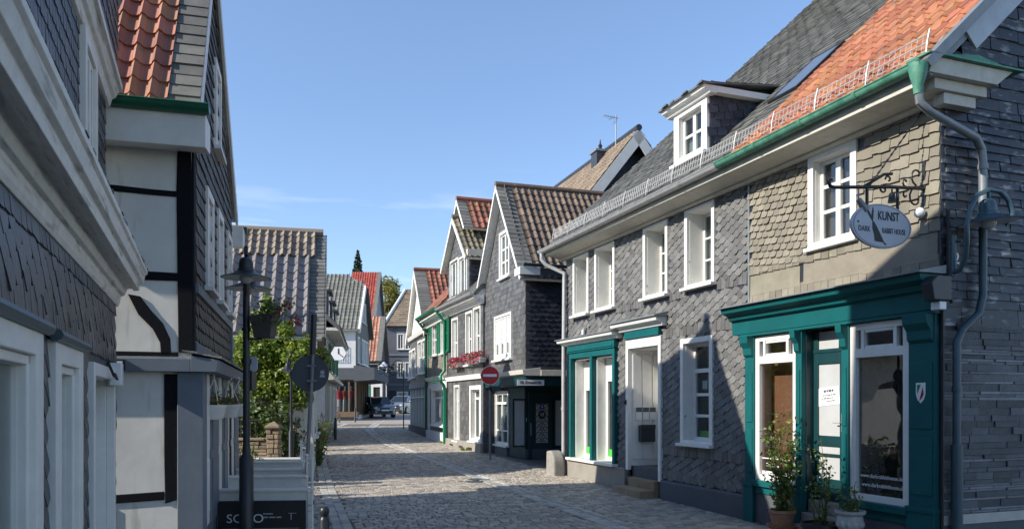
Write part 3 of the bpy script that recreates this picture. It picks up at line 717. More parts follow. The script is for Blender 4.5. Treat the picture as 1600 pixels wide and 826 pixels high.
b = MB(); b.box(1.42,2.12,-.2,.25,-.3,.1); b.box(1.42,2.12,-.3,.1,.1,.25); b.box(1.42,2.12,-.3,-.02,.25,.42); b.build('step', M['stonegrey'], K, bevel=.012)
b = MB()
sh = [(-.09,.14),(.09,.14),(.09,-.02),(.06,-.1),(0,-.15),(-.06,-.1),(-.09,-.02)]
b.prism([(.19+.7*x, 1.86+.8*z) for x, z in sh], .083, .088, 'y'); st = b.build('coat_of_arms', M['signwhite'], K)
b = MB(); b.prism([(.19+.045,1.95),(.19-.005,1.95),(.19+.045,1.84)], .0882, .09, 'y'); b.build('green_field', M['green'], st)
b = MB(); b.prism([(.19-.045,1.84),(.19+.02,1.76),(.19-.02,1.8),(.19-.03,1.93)], .0882, .09, 'y'); b.build('red_field', M['signred'], st)
eave_cornice(K, -.05, u1)
b = MB()   # boxed cornice return round the corner
for y0, y1, z0, z1, o in ((-.36,.12,5.02,5.14,.14),(-.48,.3,5.145,5.26,.18)): b.box(-o, -.003, y0, y1, z0, z1)
b.prism([(.46,5.265),(.46,5.44),(-.78,5.44),(-.54,5.265)], -.26, -.003, 'x')
b.build('cornice_return', M['cream'], K, bevel=.005)
b = MB(); b.prism([(.52,5.444),(.52,5.46),(-.9,5.46),(-.9,5.444)], -.31, -.003, 'x'); b.prism([(.4,5.462),(-.25,5.55),(-.8,5.462)], -.26, -.003, 'x'); b.build('cornice_flashing', M['copper'], K)
gutter(K, (-.28,.56,5.36), (u1,.56,5.33), .08, 'copper')
snow_guard(K, -.05, u1)
b = MB(); b.lathe([(.045,-.3),(.055,-.2),(.085,-.1),(.1,-.02),(.1,.02)], (-.2,.56,5.33), 14); b.build('hopper', M['copper'], K, smooth=40)
pipe(K, [(-.2,.56,5.1),(-.2,.54,4.95),(-.2,.38,4.86),(-.14,-.36,4.7),(-.1,-.5,4.6),(-.1,-.52,4.45),(-.1,-.52,4.0)], .045, 'lead', collars=[(-.1,-.52,4.4)])
pipe(K, [(-.1,-.52,4.0),(-.1,-.52,2.95),(-.1,-.46,2.75),(-.1,-.2,2.55),(-.1,-.12,2.42),(-.1,-.12,1.25)], .043, 'pipe_teal', collars=[(-.1,-.52,3.9),(-.1,-.12,1.9)])
pipe(K, [(-.1,-.12,1.28),(-.1,-.12,-.2)], .062, 'pipe_teal', 'standpipe')
b = MB(); b.tube([(-.05,.03,3.05),(-.05,.03,2.0),(-.05,.04,.3)], .018, 6); b.tube([(-.06,-.04,3.9),(-.06,-.04,3.0),(-.09,-.06,2.85)], .022, 6); b.build('cable_duct', M['black'], K)
b = MB(); b.prism([(.05,2.86),(.3,2.86),(.34,3.05),(.25,3.13),(.05,3.13)], -.18, -.035, 'x'); b.build('flood_light', M['bollard'], K, bevel=.01)
b = MB(); b.box(-.16,-.04,.1,.2,2.76,2.85); b.build('sensor_box', M['signwhite'], K, bevel=.01)
b = MB(); b.box(-.02,-.018,-.27,-.16,3.25,3.58); hn = b.build('house_number', M['black'], K)
text(hn, '2', .17, Matrix(((0,0,-1,-.0205),(-1,0,0,-.215),(0,1,0,3.36),(0,0,0,1))), 'signwhite', bold=.004)
# roof
b = MB(); T = roof_T(-.24, .5, r1roof); W_ = u1+.24
slab(b, T, [(0,0),(W_,0),(W_,LEN),(0,LEN)], -.12, -.02); Tb = frameT((-.24,-18.5,5.32), (1,0,0), (0,1,.92)); slab(b, Tb, [(0,0),(W_,0),(W_,LEN),(0,LEN)], -.12, 0)
b.build('roof_deck', M['lead'], K)
b = MB(); pantiles(b, T, 0.02, W_, -.03, LEN, .215, .3, .05, flip=True); b.build('roof', M['t_orange'], K)
b = MB(); b.T = frameT((-.27,.5,r1roof(.5)), (0,-1,.92), (1,0,0)); b.box(.72, LEN, -.0, .035, -.27, .0); b.T = None; b.build('barge_board', M['zinc'], K, bevel=.006)
b = MB(); b.T = frameT((-.29,.5,r1roof(.5)), (0,-1,.92), (1,0,0)); b.box(.0, LEN, -.02, .07, -.03, .075); b.T = None; b.build('verge_flashing', M['lead'], K)
recentre(K, R1, 1.7)
# ================================================================== further right-hand houses
def gable_roof_front(par, x0, x1, ze, xa, za, y0, D, tm, tw=.22, tl=.33, amp=.045, ov=.25, verge=None, vm='slate_verge', barge='white', near=True, bw=.2, deck='white_old', th=.09, both=False, b0=0.):
    """ridge runs back from the street. eaves at x0,x1 (ze), apex xa,za; y0 = front verge"""
    for side in (0, 1):
        xe = x0-ov if side == 0 else x1+ov
        xr = x0 if side == 0 else x1
        sl = (za-ze)/(xa-xr); zee = ze+sl*(xe-xr)
        T = frameT((xe, y0, zee), (0,-1,0), (xa-xe, 0, za-zee)); Ln = math.hypot(xa-xe, za-zee)
        b = MB(); slab(b, T, [(0,0),(D,0),(D,Ln),(0,Ln)], -th, -.01); b.build('roof_deck', M[deck], par)
        vis = near if side == 0 else both
        if vis:
            b = MB(); v = verge or .0
            if isinstance(tm, str): pantiles(b, T, v, D, b0, Ln, tw, tl, amp); b.build('roof', M[tm], par)
            else:
                pantiles(b, T, v, D, Ln*tm[2], Ln, tw, tl, amp); b.build('upper_roof', M[tm[1]], par)
                b = MB(); T2 = frameT((xe, y0, zee+.02), (0,-1,0), (xa-xe, 0, za-zee)); pantiles(b, T2, v+.05, D, b0, Ln*tm[2]+.05, tw*1.15, tl*1.05, amp*1.3); b.build('lower_roof', M[tm[0]], par)
            if verge:
                b = MB(); slates(b, T, -.03, v+.02, 0, Ln, v+.05, .17, None, 'rect', lift=.016, jit=.02, stag=False); b.build('verge_slates', M[vm], par)
        else:
            b = MB(); slab(b, T, [(0,0),(D,0),(D,Ln),(0,Ln)], 0, .03); b.build('roof', M[tm if isinstance(tm, str) else tm[0]], par)
        if barge:
            b = MB(); b.T = T; b.box(-.035, 0, .0, Ln, -bw, -.005); b.T = None; b.build('barge_board', M[barge], par)
    b = MB(); b.tube([(xa, y0+.03, za+.03), (xa, y0-D, za+.03)], .1, 8); b.build('ridge', M[tm if isinstance(tm, str) else tm[1]], par, smooth=40)
def clad(par, T, poly, m, w=.2, h=.13, style='rect', holes=(), name='slate_cladding', lift=.01, rot=0., g=.06):
    b = MB(); xs = [p[0] for p in poly]; zs = [p[1] for p in poly]
    slates(b, T, min(xs)+.01, max(xs)-.01, min(zs), max(zs), w, h, lambda a, z: inpoly(poly, a, z) and not inrects(holes, a, z, g), style, rot, lift)
    return b.build(name, M[m], par)
def cas(f, x0, x1, y0, y1, c=.07, w=0.):       # measured outer frame -> opening
    a = f.rect(x0, x1, y0, y1, w); return (a[0]+c, a[1]-c, a[2]+c, a[3]-c)

# ---------------- B : dark gable house with the recessed teal corner door
Bf = Fr(.36, 20.5, -.316, .949)
Bh = house('gable_house', Bf, 'dark slate gable house with brown tiled roof and dark teal corner entrance')
BW, BD = 3.85, 9.
h1 = cas(Bf, 774, 801, 490, 563, .08); h2 = cas(Bf, 781.5, 797.5, 360, 435, .08)
apex = (1.93, 8.02); poly = [(0,2.62),(BW,2.62),(BW,5.42),apex,(0,5.42)]
b = MB(); wall(b, VT(0), poly, [h1, h2]); wall(b, VT(-BD), [(0,-.3),(BW,-.3),(BW,5.42),apex,(0,5.42)])
wall(b, ST(0), [(-BD,2.6),(0,2.6),(0,5.42),(-BD,5.42)]); wall(b, ST(BW), [(-BD,-.3),(-.3,-.3),(-.3,2.6),(0,2.6),(0,5.42),(-BD,5.42)])
b.add([(0,0,2.62),(BW,0,2.62),(BW,-BD,2.62),(0,-BD,2.62)], [(0,1,2,3)]); b.build('wall', M['slate_mid'], Bh)
clad(Bh, VT(0), poly, 'slate_mid', .21, .15, 'rect', [h1, h2])
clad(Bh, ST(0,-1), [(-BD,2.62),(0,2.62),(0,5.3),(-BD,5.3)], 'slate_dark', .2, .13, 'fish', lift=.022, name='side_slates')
w = window(Bh, *h1, dep=.03, cas=.07, proud=.05, cols=3, bars=(), curt=None, sill=.05, simple=True, pane='white')
for i in range(3):
    xx = h1[0]+(h1[1]-h1[0])*(i+.5)/3; b = MB(); b.box(xx-.02, xx+.02, .02, .05, h1[2]+.12, h1[2]+.42); b.build('bolt', M['lead'], w)
window(Bh, *h2, dep=.06, cas=.08, proud=.04, cols=2, bars=(.33,.66), curt='lace', simple=True, sill=.03)
gable_roof_front(Bh, 0, BW, 5.42, *apex, .22, 8.5, 't_brown', .2, .3, .055, .3, .42, bw=.09)
b = MB()
for x0 in (-.34, BW-.1): b = MB(); b.box(x0, x0+.44, -.3, .28, 5.1, 5.3); b.build('eave_box', M['white'], Bh, bevel=.01); b = MB(); b.box(-.3,-.02,-8,-.301,5.08,5.3); b.build('eave_board', M['lead'], Bh)
gutter(Bh, (-.36,.2,5.38), (-.36,-8.,5.38), .07, 'pipe_teal')
b = MB(); b.prism([(.02,2.46),(.1,2.5),(.12,2.62),(-.4,2.68),(-.4,2.46)], -.1, BW, 'x'); b.box(-.12,.04,-BD,-.401,2.46,2.62); b.build('shop_cornice', M['cream'], Bh, bevel=.006)
# ground floor: street side set back, door wall faces down the street
yb = -.35; ub = 2.5
hs = cas(Bf, 774.5, 795, 611, 695, .05, yb)
b = MB(); wall(b, VT(yb), [(ub,-.3),(BW,-.3),(BW,2.5),(ub,2.5)], [hs]); ud = 1.62; md = Bf.pu
wall(b, ST(ud), [(-BD,-.3),(-.55,-.3),(-.55,2.5),(-BD,2.5)])
b.add([(ub,yb,-.3),(ub,yb,2.5),(ud,-.55,2.5),(ud,-.55,-.3)], [(0,1,2,3)]); b.build('ground_floor', M['teal_dk'], Bh)
b = MB(); b.box(-.02,.1,-.6,.0,2.2,2.459); b.box(.0,BW,-.12,.0,2.2,2.459); b.box(0,.1,-BD,-.6,2.2,2.459); b.build('fascia', M['teal_dk'], Bh, bevel=.006)
window(Bh, *hs, y=yb, dep=.05, cas=.06, proud=.03, cols=2, bars=(.3,), transom=.8, curt='lace', simple=True)
b = MB(); b.box(ub,BW,yb-.02,yb+.06,-.3,.4); b.box(ud-.05,ud,-BD,-.55,-.3,.4); b.build('plinth', M['render_dk'], Bh, bevel=.01)
def yz(x0, x1, y0, y1):
    a = Bf.pu(x0, (y0+y1)/2, ud-.02)[0]; c = Bf.pu(x1, (y0+y1)/2, ud-.02)[0]; xm = (x0+x1)/2
    return min(a,c), max(a,c), Bf.pu(xm, y1, ud-.02)[1], Bf.pu(xm, y0, ud-.02)[1]
for x0, x1, y0, y1 in ((803,819,625,695),(867,884,625,695)):
    q = yz(x0, x1, y0, y1); b = MB(); b.T = ST(ud-.015,-1); f = .05
    b.box(q[0]-f,q[0],q[2]-f,q[3]+f,0,.04); b.box(q[1],q[1]+f,q[2]-f,q[3]+f,0,.04); b.box(q[0],q[1],q[3],q[3]+f,0,.04); b.box(q[0],q[1],q[2]-f,q[2],0,.04)
    w = b.build('side_light', M['teal_dk'], Bh); b = MB(); b.T = ST(ud-.015,-1); b.box(*q[:2], *q[2:], 0, .012); b.build('pane', M['frost'], w)
q = yz(825, 862, 612, 717); b = MB(); b.T = ST(ud-.01,-1)
b.box(q[0],q[1],q[2],q[3],0,.03); b.box(q[0],q[0]+.1,q[2],q[3],.03,.06); b.box(q[1]-.1,q[1],q[2],q[3],.03,.06); dr = b.build('front_door', M['teal_dk'], Bh, bevel=.006)
g = yz(836, 856, 630, 691); b = MB(); b.T = ST(ud-.045,-1); b.box(*g[:2],*g[2:],0,.01); b.build('pane', M['frost'], dr)
b = MB(); b.T = ST(ud-.058,-1); gw = g[1]-g[0]; gh = g[3]-g[2]; n = 7
for i in range(n):
    for j in (0,1):
        c = (g[0]+gw*(.27+.46*j), g[2]+gh*(i+.5)/n); s_ = 1 if j else -1
        b.tube([(c[0]+s_*gw*.2*math.cos(t*.7)*(1-t*.08), c[1]+gh/n*.55*math.sin(t*.7)*(1-t*.08), .004) for t in range(9)], .011, 4)
b.tube([(g[0]+gw/2, g[2], .004),(g[0]+gw/2, g[3], .004)], .012, 4)
for e in (g[0], g[1]): b.tube([(e,g[2],.004),(e,g[3],.004)], .014, 4)
b.tube([(g[0]+gw*.5+gw*.23*math.cos(t*PI/6), g[2]+gh*.72+gw*.23*math.sin(t*PI/6), .006) for t in range(13)], .03, 5)
b.build('iron_grille', M['black'], dr)
b = MB(); b.T = ST(ud-.06,-1); b.box(g[0]+gw*.35,g[0]+gw*.65,g[3]-.16,g[3]-.02,0,.012); pl = b.build('number_plate', M['bluewin'], dr)
text(dr, '3', .1, Matrix(((0,0,-1,ud-.074),(-1,0,0,g[0]+gw*.5),(0,1,0,g[3]-.09),(0,0,0,1))), 'signwhite', bold=.004)
b = MB(); b.T = ST(ud-.06,-1); hx = yz(826,829,660,680); b.box(hx[0],hx[0]+.03,hx[2],hx[3],0,.06); b.build('handle', M['lead'], dr)
b = MB(); q2 = yz(820.5,822.5,652,658); b.T = ST(ud-.03,-1); b.box(*q2[:2],*q2[2:],0,.02); b.build('bell_push', M['signwhite'], Bh)
b = MB(); b.box(ud-.5,ud-.03,-2.4,-.6,-.2,.08); b.build('step', M['stonegrey'], Bh, bevel=.01)
recentre(Bh, Bf, 1.93)
st = thing('street_sign', Bf.w(0,0,2.3)); st.rotation_euler = (0,0,Bf.rot); tag(st, 'white street name sign on the dark teal fascia above the corner door', 'street sign')
a0 = Bf.pu(808, 597, -.03); a1 = Bf.pu(850, 597, -.03); zc = a0[1]-2.3
b = MB(); b.T = ST(-.03,-1); b.box(a1[0],a0[0],zc-.075,zc+.075,0,.012); b.build('plate', M['signwhite'], st)
text(st, 'Ob. Kronenstraße', .125, Matrix(((0,0,-1,-.0435),(-1,0,0,(a0[0]+a1[0])/2),(0,1,0,zc),(0,0,0,1))), 'ink', sx=.86 if False else .66, bold=.003)

# ---------------- C : grey house with the gabled dormer and pink flower boxes
Cf = Fr(-.9, 24.1, -.34, .94)
Ch = house('flower_box_house', Cf, 'narrow grey slate house with tall gabled dormer and pink flower boxes')
CW, CD = 4.3, 9.
hc = [cas(Cf, 707, 716.5, 497, 572, .06), cas(Cf, 729, 739, 487, 570, .05), cas(Cf, 741, 752, 480, 566, .05)]
hg = [cas(Cf, 711, 719, 602, 688, .05), cas(Cf, 737, 753, 605, 688, .06)]
b = MB(); shell(b, 0, CW, CD, -.3, 5.1, None, hc+hg); b.build('wall', M['slate_mid'], Ch)
clad(Ch, VT(0), [(0,2.65),(CW,2.65),(CW,5.0),(0,5.0)], 'slate_mid', .24, .16, 'rect', hc)
clad(Ch, VT(0), [(0,.5),(CW,.5),(CW,2.5),(0,2.5)], 'slate_mid', .24, .16, 'rect', hg)
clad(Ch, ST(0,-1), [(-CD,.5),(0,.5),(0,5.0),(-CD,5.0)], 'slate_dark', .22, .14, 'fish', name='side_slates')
for h in hc: window(Ch, *h, dep=.12, cas=.07, proud=.04, cols=1 if h != hc[0] else 2, bars=(.5,), curt='lace', simple=True)
window(Ch, *hg[0], dep=.12, cas=.07, proud=.04, cols=1, bars=(.75,), curt='lace', simple=True)
window(Ch, *hg[1], dep=.15, cas=.13, proud=.06, cols=2, bars=(), transom=.82, curt='sides', simple=True)
b = MB(); b.box(0,CW,0,.1,-.3,.45); b.build('plinth', M['render'], Ch, bevel=.015)
b = MB()
for uu in (.9,2.0,3.2): b.box(uu,uu+.45,.09,.104,-.05,.28)
b.build('cellar_opening', M['dark'], Ch)
b = MB(); b.prism([(0,2.5),(.08,2.5),(.12,2.64),(0,2.67)], -.02, CW, 'x'); b.build('floor_band', M['white'], Ch)
b = MB(); b.prism([(0,4.84),(.08,4.84),(.14,4.96),(.34,5.0),(.34,5.1),(0,5.1)], -.1, CW+.05, 'x'); b.build('eave_cornice', M['white'], Ch)
gutter(Ch, (-.15,.42,5.14), (CW+.1,.42,5.14), .07, 'zinc')
T = frameT((-.1,.36,5.14), (1,0,0), (0,-1,1.)); b = MB(); slab(b, T, [(0,0),(CW+.2,0),(CW+.2,2.),(0,2.)], -.1, 0); slates(b, T, 0, CW+.2, 0, 2., .25, .16, None, 'rect', lift=.02); b.build('eave_roof', M['slate_roof'], Ch)
# dormer storey
du0, du1 = Cf.px(733.5, 430, -.05)[0], Cf.px(700.5, 440, -.05)[0]; dze, dxa, dza = 6.85, (du0+du1)/2, 8.2
hd = [cas(Cf, 704.5, 717, 406, 466, .05, -.05), cas(Cf, 718, 731, 400, 461, .05, -.05)]
dp = [(du0,5.0),(du1,5.0),(du1,dze),(dxa,dza),(du0,dze)]
b = MB(); wall(b, VT(-.05), dp, hd); wall(b, ST(du0), [(-5,5),(-.05,5),(-.05,dze),(-5,dze)]); wall(b, ST(du1), [(-5,5),(-.05,5),(-.05,dze),(-5,dze)]); dm = b.build('dormer', M['slate_mid'], Ch)
clad(dm, VT(-.05), dp, 'slate_mid', .24, .16, 'rect', hd)
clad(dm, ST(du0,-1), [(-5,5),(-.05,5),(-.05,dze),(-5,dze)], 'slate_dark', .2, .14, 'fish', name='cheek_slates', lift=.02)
for h in hd: window(dm, *h, y=-.05, dep=.08, cas=.06, proud=.04, cols=2, bars=(), curt='lace', simple=True, name='dormer_window')
b = MB(); b.box(du0-.3,du0-.003,-4.8,.1,dze-.25,dze-.03); b.box(du1+.003,du1+.3,-4.8,.1,dze-.25,dze-.03); b.build('dormer_eave', M['cream'], dm)
gable_roof_front(Ch, du0, du1, dze, dxa, dza, .16, 4.8, 't_olive', .2, .28, .05, .3, None, bw=.12)
gable_roof_front(Ch, dxa-.9, dxa+.9, 7.75, dxa, 8.85, .0, 3., 't_mottled', .22, .3, .05, .05, .3, bw=.1)
recentre(Ch, Cf, CW/2)
for x0, x1, yb_ in ((706,717.5,577),(728,752.5,570)):
    a = Cf.rect(x0, x1, yb_-16, yb_-4, .2)
    fb = thing('flower_box', Cf.w((a[0]+a[1])/2, .16, a[2]), Cf.rot, 'small flower box of pink geraniums under the single upstairs window' if x0 == 706 else 'long flower box of pink geraniums under the paired upstairs windows', 'flower box', 'flower boxes on the grey house')
    L_ = (a[1]-a[0])/2; b = MB(); b.box(-L_,L_,-.09,.09,-.02,.14); b.build('trough', M['zinc'], fb)
    b = MB(); b2 = MB()
    for k in range(int(900*L_)):
        p = Vector((rnd(-L_-.03,L_+.03), rnd(-.1,.2), .12+rnd(-.14,.2))); leaf(b if k % 3 else b2, p, rnd(.05,.1))
    b.build('flowers', M['fl_pink'], fb); b2.build('foliage', M['leaf2'], fb)

# ---------------- D : green shuttered house
Df = Fr(-2.36, 28.15, -.28, .96)
Dh = house('green_shutter_house', Df, 'grey slate house with bright green shutters, green gutter and white shop window')
DW_, DD = 3.95, 8.
hd = [cas(Df, 690, 699, 494, 552, .06), cas(Df, 676.5, 685, 503, 556, .06)]; hg = cas(Df, 676, 697.5, 607, 664, .06)
b = MB(); shell(b, 0, DW_, DD, -.3, 5.1, None, hd+[hg]); b.build('wall', M['slate_mid'], Dh)
clad(Dh, VT(0), [(0,2.75),(DW_,2.75),(DW_,4.95),(0,4.95)], 'slate_brown', .24, .16, 'rect', hd)
b = MB(); b.box(0,DW_,0,.03,2.3,2.6); b.box(0,.25,0,.03,.5,2.3); b.box(3.6,DW_,0,.03,.5,2.3); b.build('shop_surround', M['white'], Dh)
for h in hd:
    window(Dh, *h, dep=.1, cas=.07, proud=.04, cols=2, bars=(.5,), curt='lace', simple=True); wd = (h[1]-h[0])*.55
    shutter(Dh, h[0]-.09-wd, h[0]-.09, h[2]-.03, h[3]+.03, .045); shutter(Dh, h[1]+.09, h[1]+.09+wd, h[2]-.03, h[3]+.03, .045)
w = window(Dh, *hg, dep=.12, cas=.1, proud=.06, cols=2, bars=(), transom=.78, curt=None, simple=True)
b = MB(); b.box(hg[0]-.1,hg[1]+.1,-.9,-.88,hg[2],hg[3]); b.box(hg[0],hg[1],-.9,-.15,hg[2],hg[2]+.03); b.build('display', M['woodfl'], w)
b = MB(); b.box(0,DW_,0,.12,-.3,.62); b.build('plinth', M['plaster_w'], Dh, bevel=.015)
b = MB(); b.prism([(0,2.6),(.12,2.6),(.18,2.74),(0,2.78)], 0, DW_, 'x'); b.build('floor_band', M['white'], Dh)
b = MB(); b.prism([(0,4.8),(.1,4.8),(.18,4.98),(.4,5.02),(.4,5.14),(0,5.14)], -.05, DW_, 'x'); b.build('eave_cornice', M['white'], Dh)
gutter(Dh, (.0,.48,5.2), (DW_+.1,.48,5.2), .08, 'green')
T = frameT((0,.42,5.18), (1,0,0), (0,-1,1.05)); b = MB(); slab(b, T, [(0,0),(DW_,0),(DW_,5.2),(0,5.2)], -.1, 0); pantiles(b, T, 0, DW_, 0, 5.2, .22, .3, .05); b.build('roof', M['t_mottled'], Dh)
pipe(Dh, [(-.02,.48,5.15),(-.02,.3,4.9),(-.02,.12,4.7),(-.02,.12,2.9),(-.02,.25,2.75),(-.02,.25,2.5),(-.02,.13,2.35),(-.02,.13,.0)], .055, 'green')
pipe(Dh, [(3.93,.48,5.15),(3.93,.3,4.9),(3.93,.12,4.7),(3.93,.12,.6)], .055, 'gutter_green')
b = MB(); b.box(-.1,.22,.07,.12,.35,2.3); b.build('door_shutter', M['green'], Dh)
b = MB(); b.T = Matrix.Translation((-.1,.5,2.55)); b.tube([(.0,.11*math.cos(k*PI/8),.11*math.sin(k*PI/8)) for k in range(17)], .018, 6); b.tube([(.0,-.5,.0),(.0,-.1,.0)], .018, 6); b.build('ring_bracket', M['green'], Dh)
recentre(Dh, Df, DW_/2)

# ---------------- E : white gable house at the bend
Ef = Fr(-3.47, 31.95, -.25, .968)
Eh = house('white_gable_house', Ef, 'white boarded gable house at the street bend with red tiled roof and dark shop windows')
EW, ED = 6.2, 8.
he = [cas(Ef, x0, x1, y0, y1, .06) for x0, x1, y0, y1 in ((660,666.5,530,583),(653.5,659,533,584),(645,649.5,545,590),(640.5,644.5,548,592))]
apex = (3.1, 7.75); ep = [(0,2.65),(EW,2.65),(EW,4.9),apex,(0,4.9)]
b = MB(); shell(b, 0, EW, ED, -.3, 4.9, ('front',)+apex, he+[(.2,EW-.2,.65,2.4)]); b.build('wall', M['white'], Eh)
clad(Eh, VT(0), [(0,2.65),(EW,2.65),(EW,4.7),(0,4.7)], 'slate_mid', .24, .16, 'rect', he)
b = MB(); b.prism([(0,4.7),(.14,4.7),(.2,4.86),(0,4.95)], -.1, EW+.1, 'x'); b.build('gable_cornice', M['white'], Eh)
for h in he: window(Eh, *h, dep=.08, cas=.09, proud=.04, cols=1, bars=(.5,), curt='lace', simple=True)
gable_roof_front(Eh, 0, EW, 4.9, *apex, .2, 7.5, 't_mottled', .22, .3, .05, .3, .5, bw=.22)
b = MB(); b.box(0,EW,0,.06,2.4,2.64); b.build('shop_fascia', M['greytrim'], Eh); b = MB(); b.box(0,EW,0,.1,-.3,.65); b.build('plinth', M['render_dk'], Eh)
b = MB(); n = 6
for i in range(n+1): uu = .2+(EW-.4)*i/n; b.box(uu-.05,uu+.05,-.1,.03,.65,2.4)
b.box(.2,EW-.2,-.1,.025,1.95,2.0); sw = b.build('shop_window', M['white'], Eh)
b = MB(); b.box(.2,EW-.2,-.06,-.054,.65,2.4); b.build('pane', M['glass'], sw); b = MB(); b.box(.1,EW-.1,-1.5,-1.48,.5,2.6); b.build('room_wall', M['greytrim'], sw)
gutter(Eh, (-.35,.3,4.75), (-.35,-6,4.75), .07, 'green')
recentre(Eh, Ef, EW/2)

# ---------------- house behind, with chimney and aerial
Hf = Fr(4.1, 26., -.31, .95)      # its gable looks down the street
Hh = house('back_house', Hf, 'dark gabled house rising behind the slate roof, with white barge boards and slate-clad chimney')
# local: gable wall in plane x=0, ridge runs along +x at y=0
az = 10.85; hw = 2.9; ez = 7.2
b = MB(); T = ST(0)
wall(b, T, [(-hw,-.3),(hw,-.3),(hw,ez),(0,az-.1),(-hw,ez)], [(-.45,.55,7.6,8.9)]); wall(b, ST(7), [(-hw,-.3),(hw,-.3),(hw,ez),(0,az-.1),(-hw,ez)])
wall(b, VT(hw), [(0,-.3),(7,-.3),(7,ez),(0,ez)]); wall(b, VT(-hw), [(0,-.3),(7,-.3),(7,ez),(0,ez)]); b.build('wall', M['slate_dark'], Hh)
clad(Hh, ST(0,-1), [(-hw,6.5),(hw,6.5),(hw,ez),(0,az-.1),(-hw,ez)], 'slate_dark', .3, .2, 'rect', [(-.45,.55,7.6,8.9)])
window(Hh, -.45, .55, 7.6, 8.85, y=0, T=Matrix(((0,-1,0,0),(1,0,0,0),(0,0,1,0),(0,0,0,1))), cols=1, bars=(.6,), dep=.1, cas=.12, curt=None, simple=True)
for sg in (1,-1):
    d = Vector((0,-sg*(hw+.35),(az-ez)*(hw+.35)/hw)); zo = az-d.z
    T = frameT((-.4,sg*(hw+.35),zo), (1,0,0), d); Ln = d.length
    b = MB(); slab(b, T, [(0,0),(7.6,0),(7.6,Ln),(0,Ln)], -.1, 0); b.build('roof_deck', M['slate_dark'], Hh)
    b = MB(); pantiles(b, T, -.02, 7.6, 0, Ln, .24, .34, .05); b.build('roof', M['t_fade'], Hh)
    b = MB(); b.T = T; b.box(-.03,0,0,Ln,-.34,-.01); b.build('barge_board', M['white'], Hh)
b = MB(); b.tube([(-.45,0,az+.05),(7.2,0,az+.05)], .11, 8); b.build('ridge', M['slate_dark'], Hh, smooth=40)
ch = MB(); ch.box(1.75,2.25,.05,.55,9.,10.75); c = ch.build('chimney', M['slate_dark'], Hh); b = MB(); b.box(1.7,2.3,0.,.6,10.75,10.82); b.build('chimney_cap', M['lead'], c)
b = MB(); b.lathe([(.1,0),(.08,.08),(.05,.12),(.08,.2),(.03,.28),(.02,.42)], (2.,.3,10.82), 10); b.build('cowl', M['bollard'], c, smooth=40)
an = thing('tv_aerial', Hf.w(1.,.16,10.6), Hf.rot, 'thin television aerial on the ridge of the gabled back house', 'aerial')
b = MB(); b.tube([(0,0,0),(0,0,1.2)], .022, 6); b.build('mast', M['lead'], an)
b = MB(); b.T = Matrix.Translation((0,0,1.1)) @ Matrix.Scale(.62, 4) @ Matrix.Translation((0,0,-1.62)); b.tube([(-.0,-.1,1.6),(.0,.75,1.68)], .016, 4)
for k in range(7): y = -.05+k*.12; b.tube([(-.22,y,1.6+.08*y),(.22,y,1.6+.08*y)], .011, 4)
b.tube([(-.0,.45,1.45),(0,.0,1.75)], .014, 4); b.tube([(-.3,.0,1.5),(.3,.0,1.5)], .012, 4); b.tube([(-.3,.06,1.35),(.3,.06,1.35)], .012, 4); b.build('elements', M['lead'], an)
recentre(Hh, Hf, 3.5)
# ================================================================== LEFT SIDE
# ---------------- L1 : dark slate shop house beside the camera
Lf = Fr(-3.82, 7.385, .3975, -1.)
Lh = house('dark_slate_house', Lf, 'near dark slate house with heavy weathered white cornice and tall white shop windows')
LW, LD = 15., 9.; ZT = 5.58
lw = [(3.92,5.4,.45,1.98),(2.56,3.22,.45,1.97)]; ld = (.5,1.76,.0,1.95); up = (1.06,1.57,3.48,4.52); more = [(6.2,7.6,.45,1.98),(8.6,10.,.45,1.98)]
up2 = [(4.7,5.25,3.48,4.52),(6.6,7.15,3.48,4.52)]
b = MB(); wall(b, VT(0), [(0,-.3),(LW,-.3),(LW,3.1),(0,3.1)], lw+[ld]+more); wall(b, VT(-.08), [(0,3.),(LW,3.),(LW,4.86),(0,4.86)], [up]+up2); wall(b, VT(.03), [(0,4.86),(LW,4.86),(LW,ZT),(0,ZT)]); wall(b, ST(.001), [(-.2,4.86),(.03,4.86),(.03,ZT),(-.2,ZT)]); b.add([(0,-.08,4.862),(LW,-.08,4.862),(LW,.03,4.862),(0,.03,4.862)],[(0,1,2,3)])
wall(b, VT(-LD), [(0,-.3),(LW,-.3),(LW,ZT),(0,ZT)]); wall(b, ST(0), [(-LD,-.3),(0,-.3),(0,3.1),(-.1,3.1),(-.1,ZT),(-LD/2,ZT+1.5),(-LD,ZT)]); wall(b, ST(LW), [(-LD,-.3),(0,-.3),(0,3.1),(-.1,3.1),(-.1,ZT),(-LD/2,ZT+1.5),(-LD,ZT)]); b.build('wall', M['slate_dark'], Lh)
b = MB()
hl = lw+more
def lok(a, z):
    if inrects(hl, a, z, .16) and z < 2.2: return False
    return not (ld[0]-.1 < a < ld[1]+.1 and z < 2.15)
slates(b, VT(.002), .01, 8, 2.12, 2.3, .075, .18, lambda a, z: True, 'slant', lift=.014)
slates(b, VT(0), .01, 8, 2.3, 2.62, .13, .13, None, 'scale', R(-28), lift=.014, jit=.2)
slates(b, VT(.004), .01, 8, 2.58, 2.7, .055, .12, None, 'slant', lift=.012)
slates(b, VT(0), .01, 6.4, .3, 2.12, .13, .15, lok, 'scale', R(-28), lift=.015)
slates(b, VT(-.08), .01, 8, 3.1, 4.7, .11, .13, lambda a, z: not inrects([up]+up2, a, z, .08), 'scale', lift=.009)
slates(b, VT(.03), .01, 5, 4.86, 5.7, .12, .13, None, 'scale', lift=.009)
slates(b, ST(0,-1), -1.2, 0, .2, 2.9, .2, .16, None, 'rect', lift=.016)
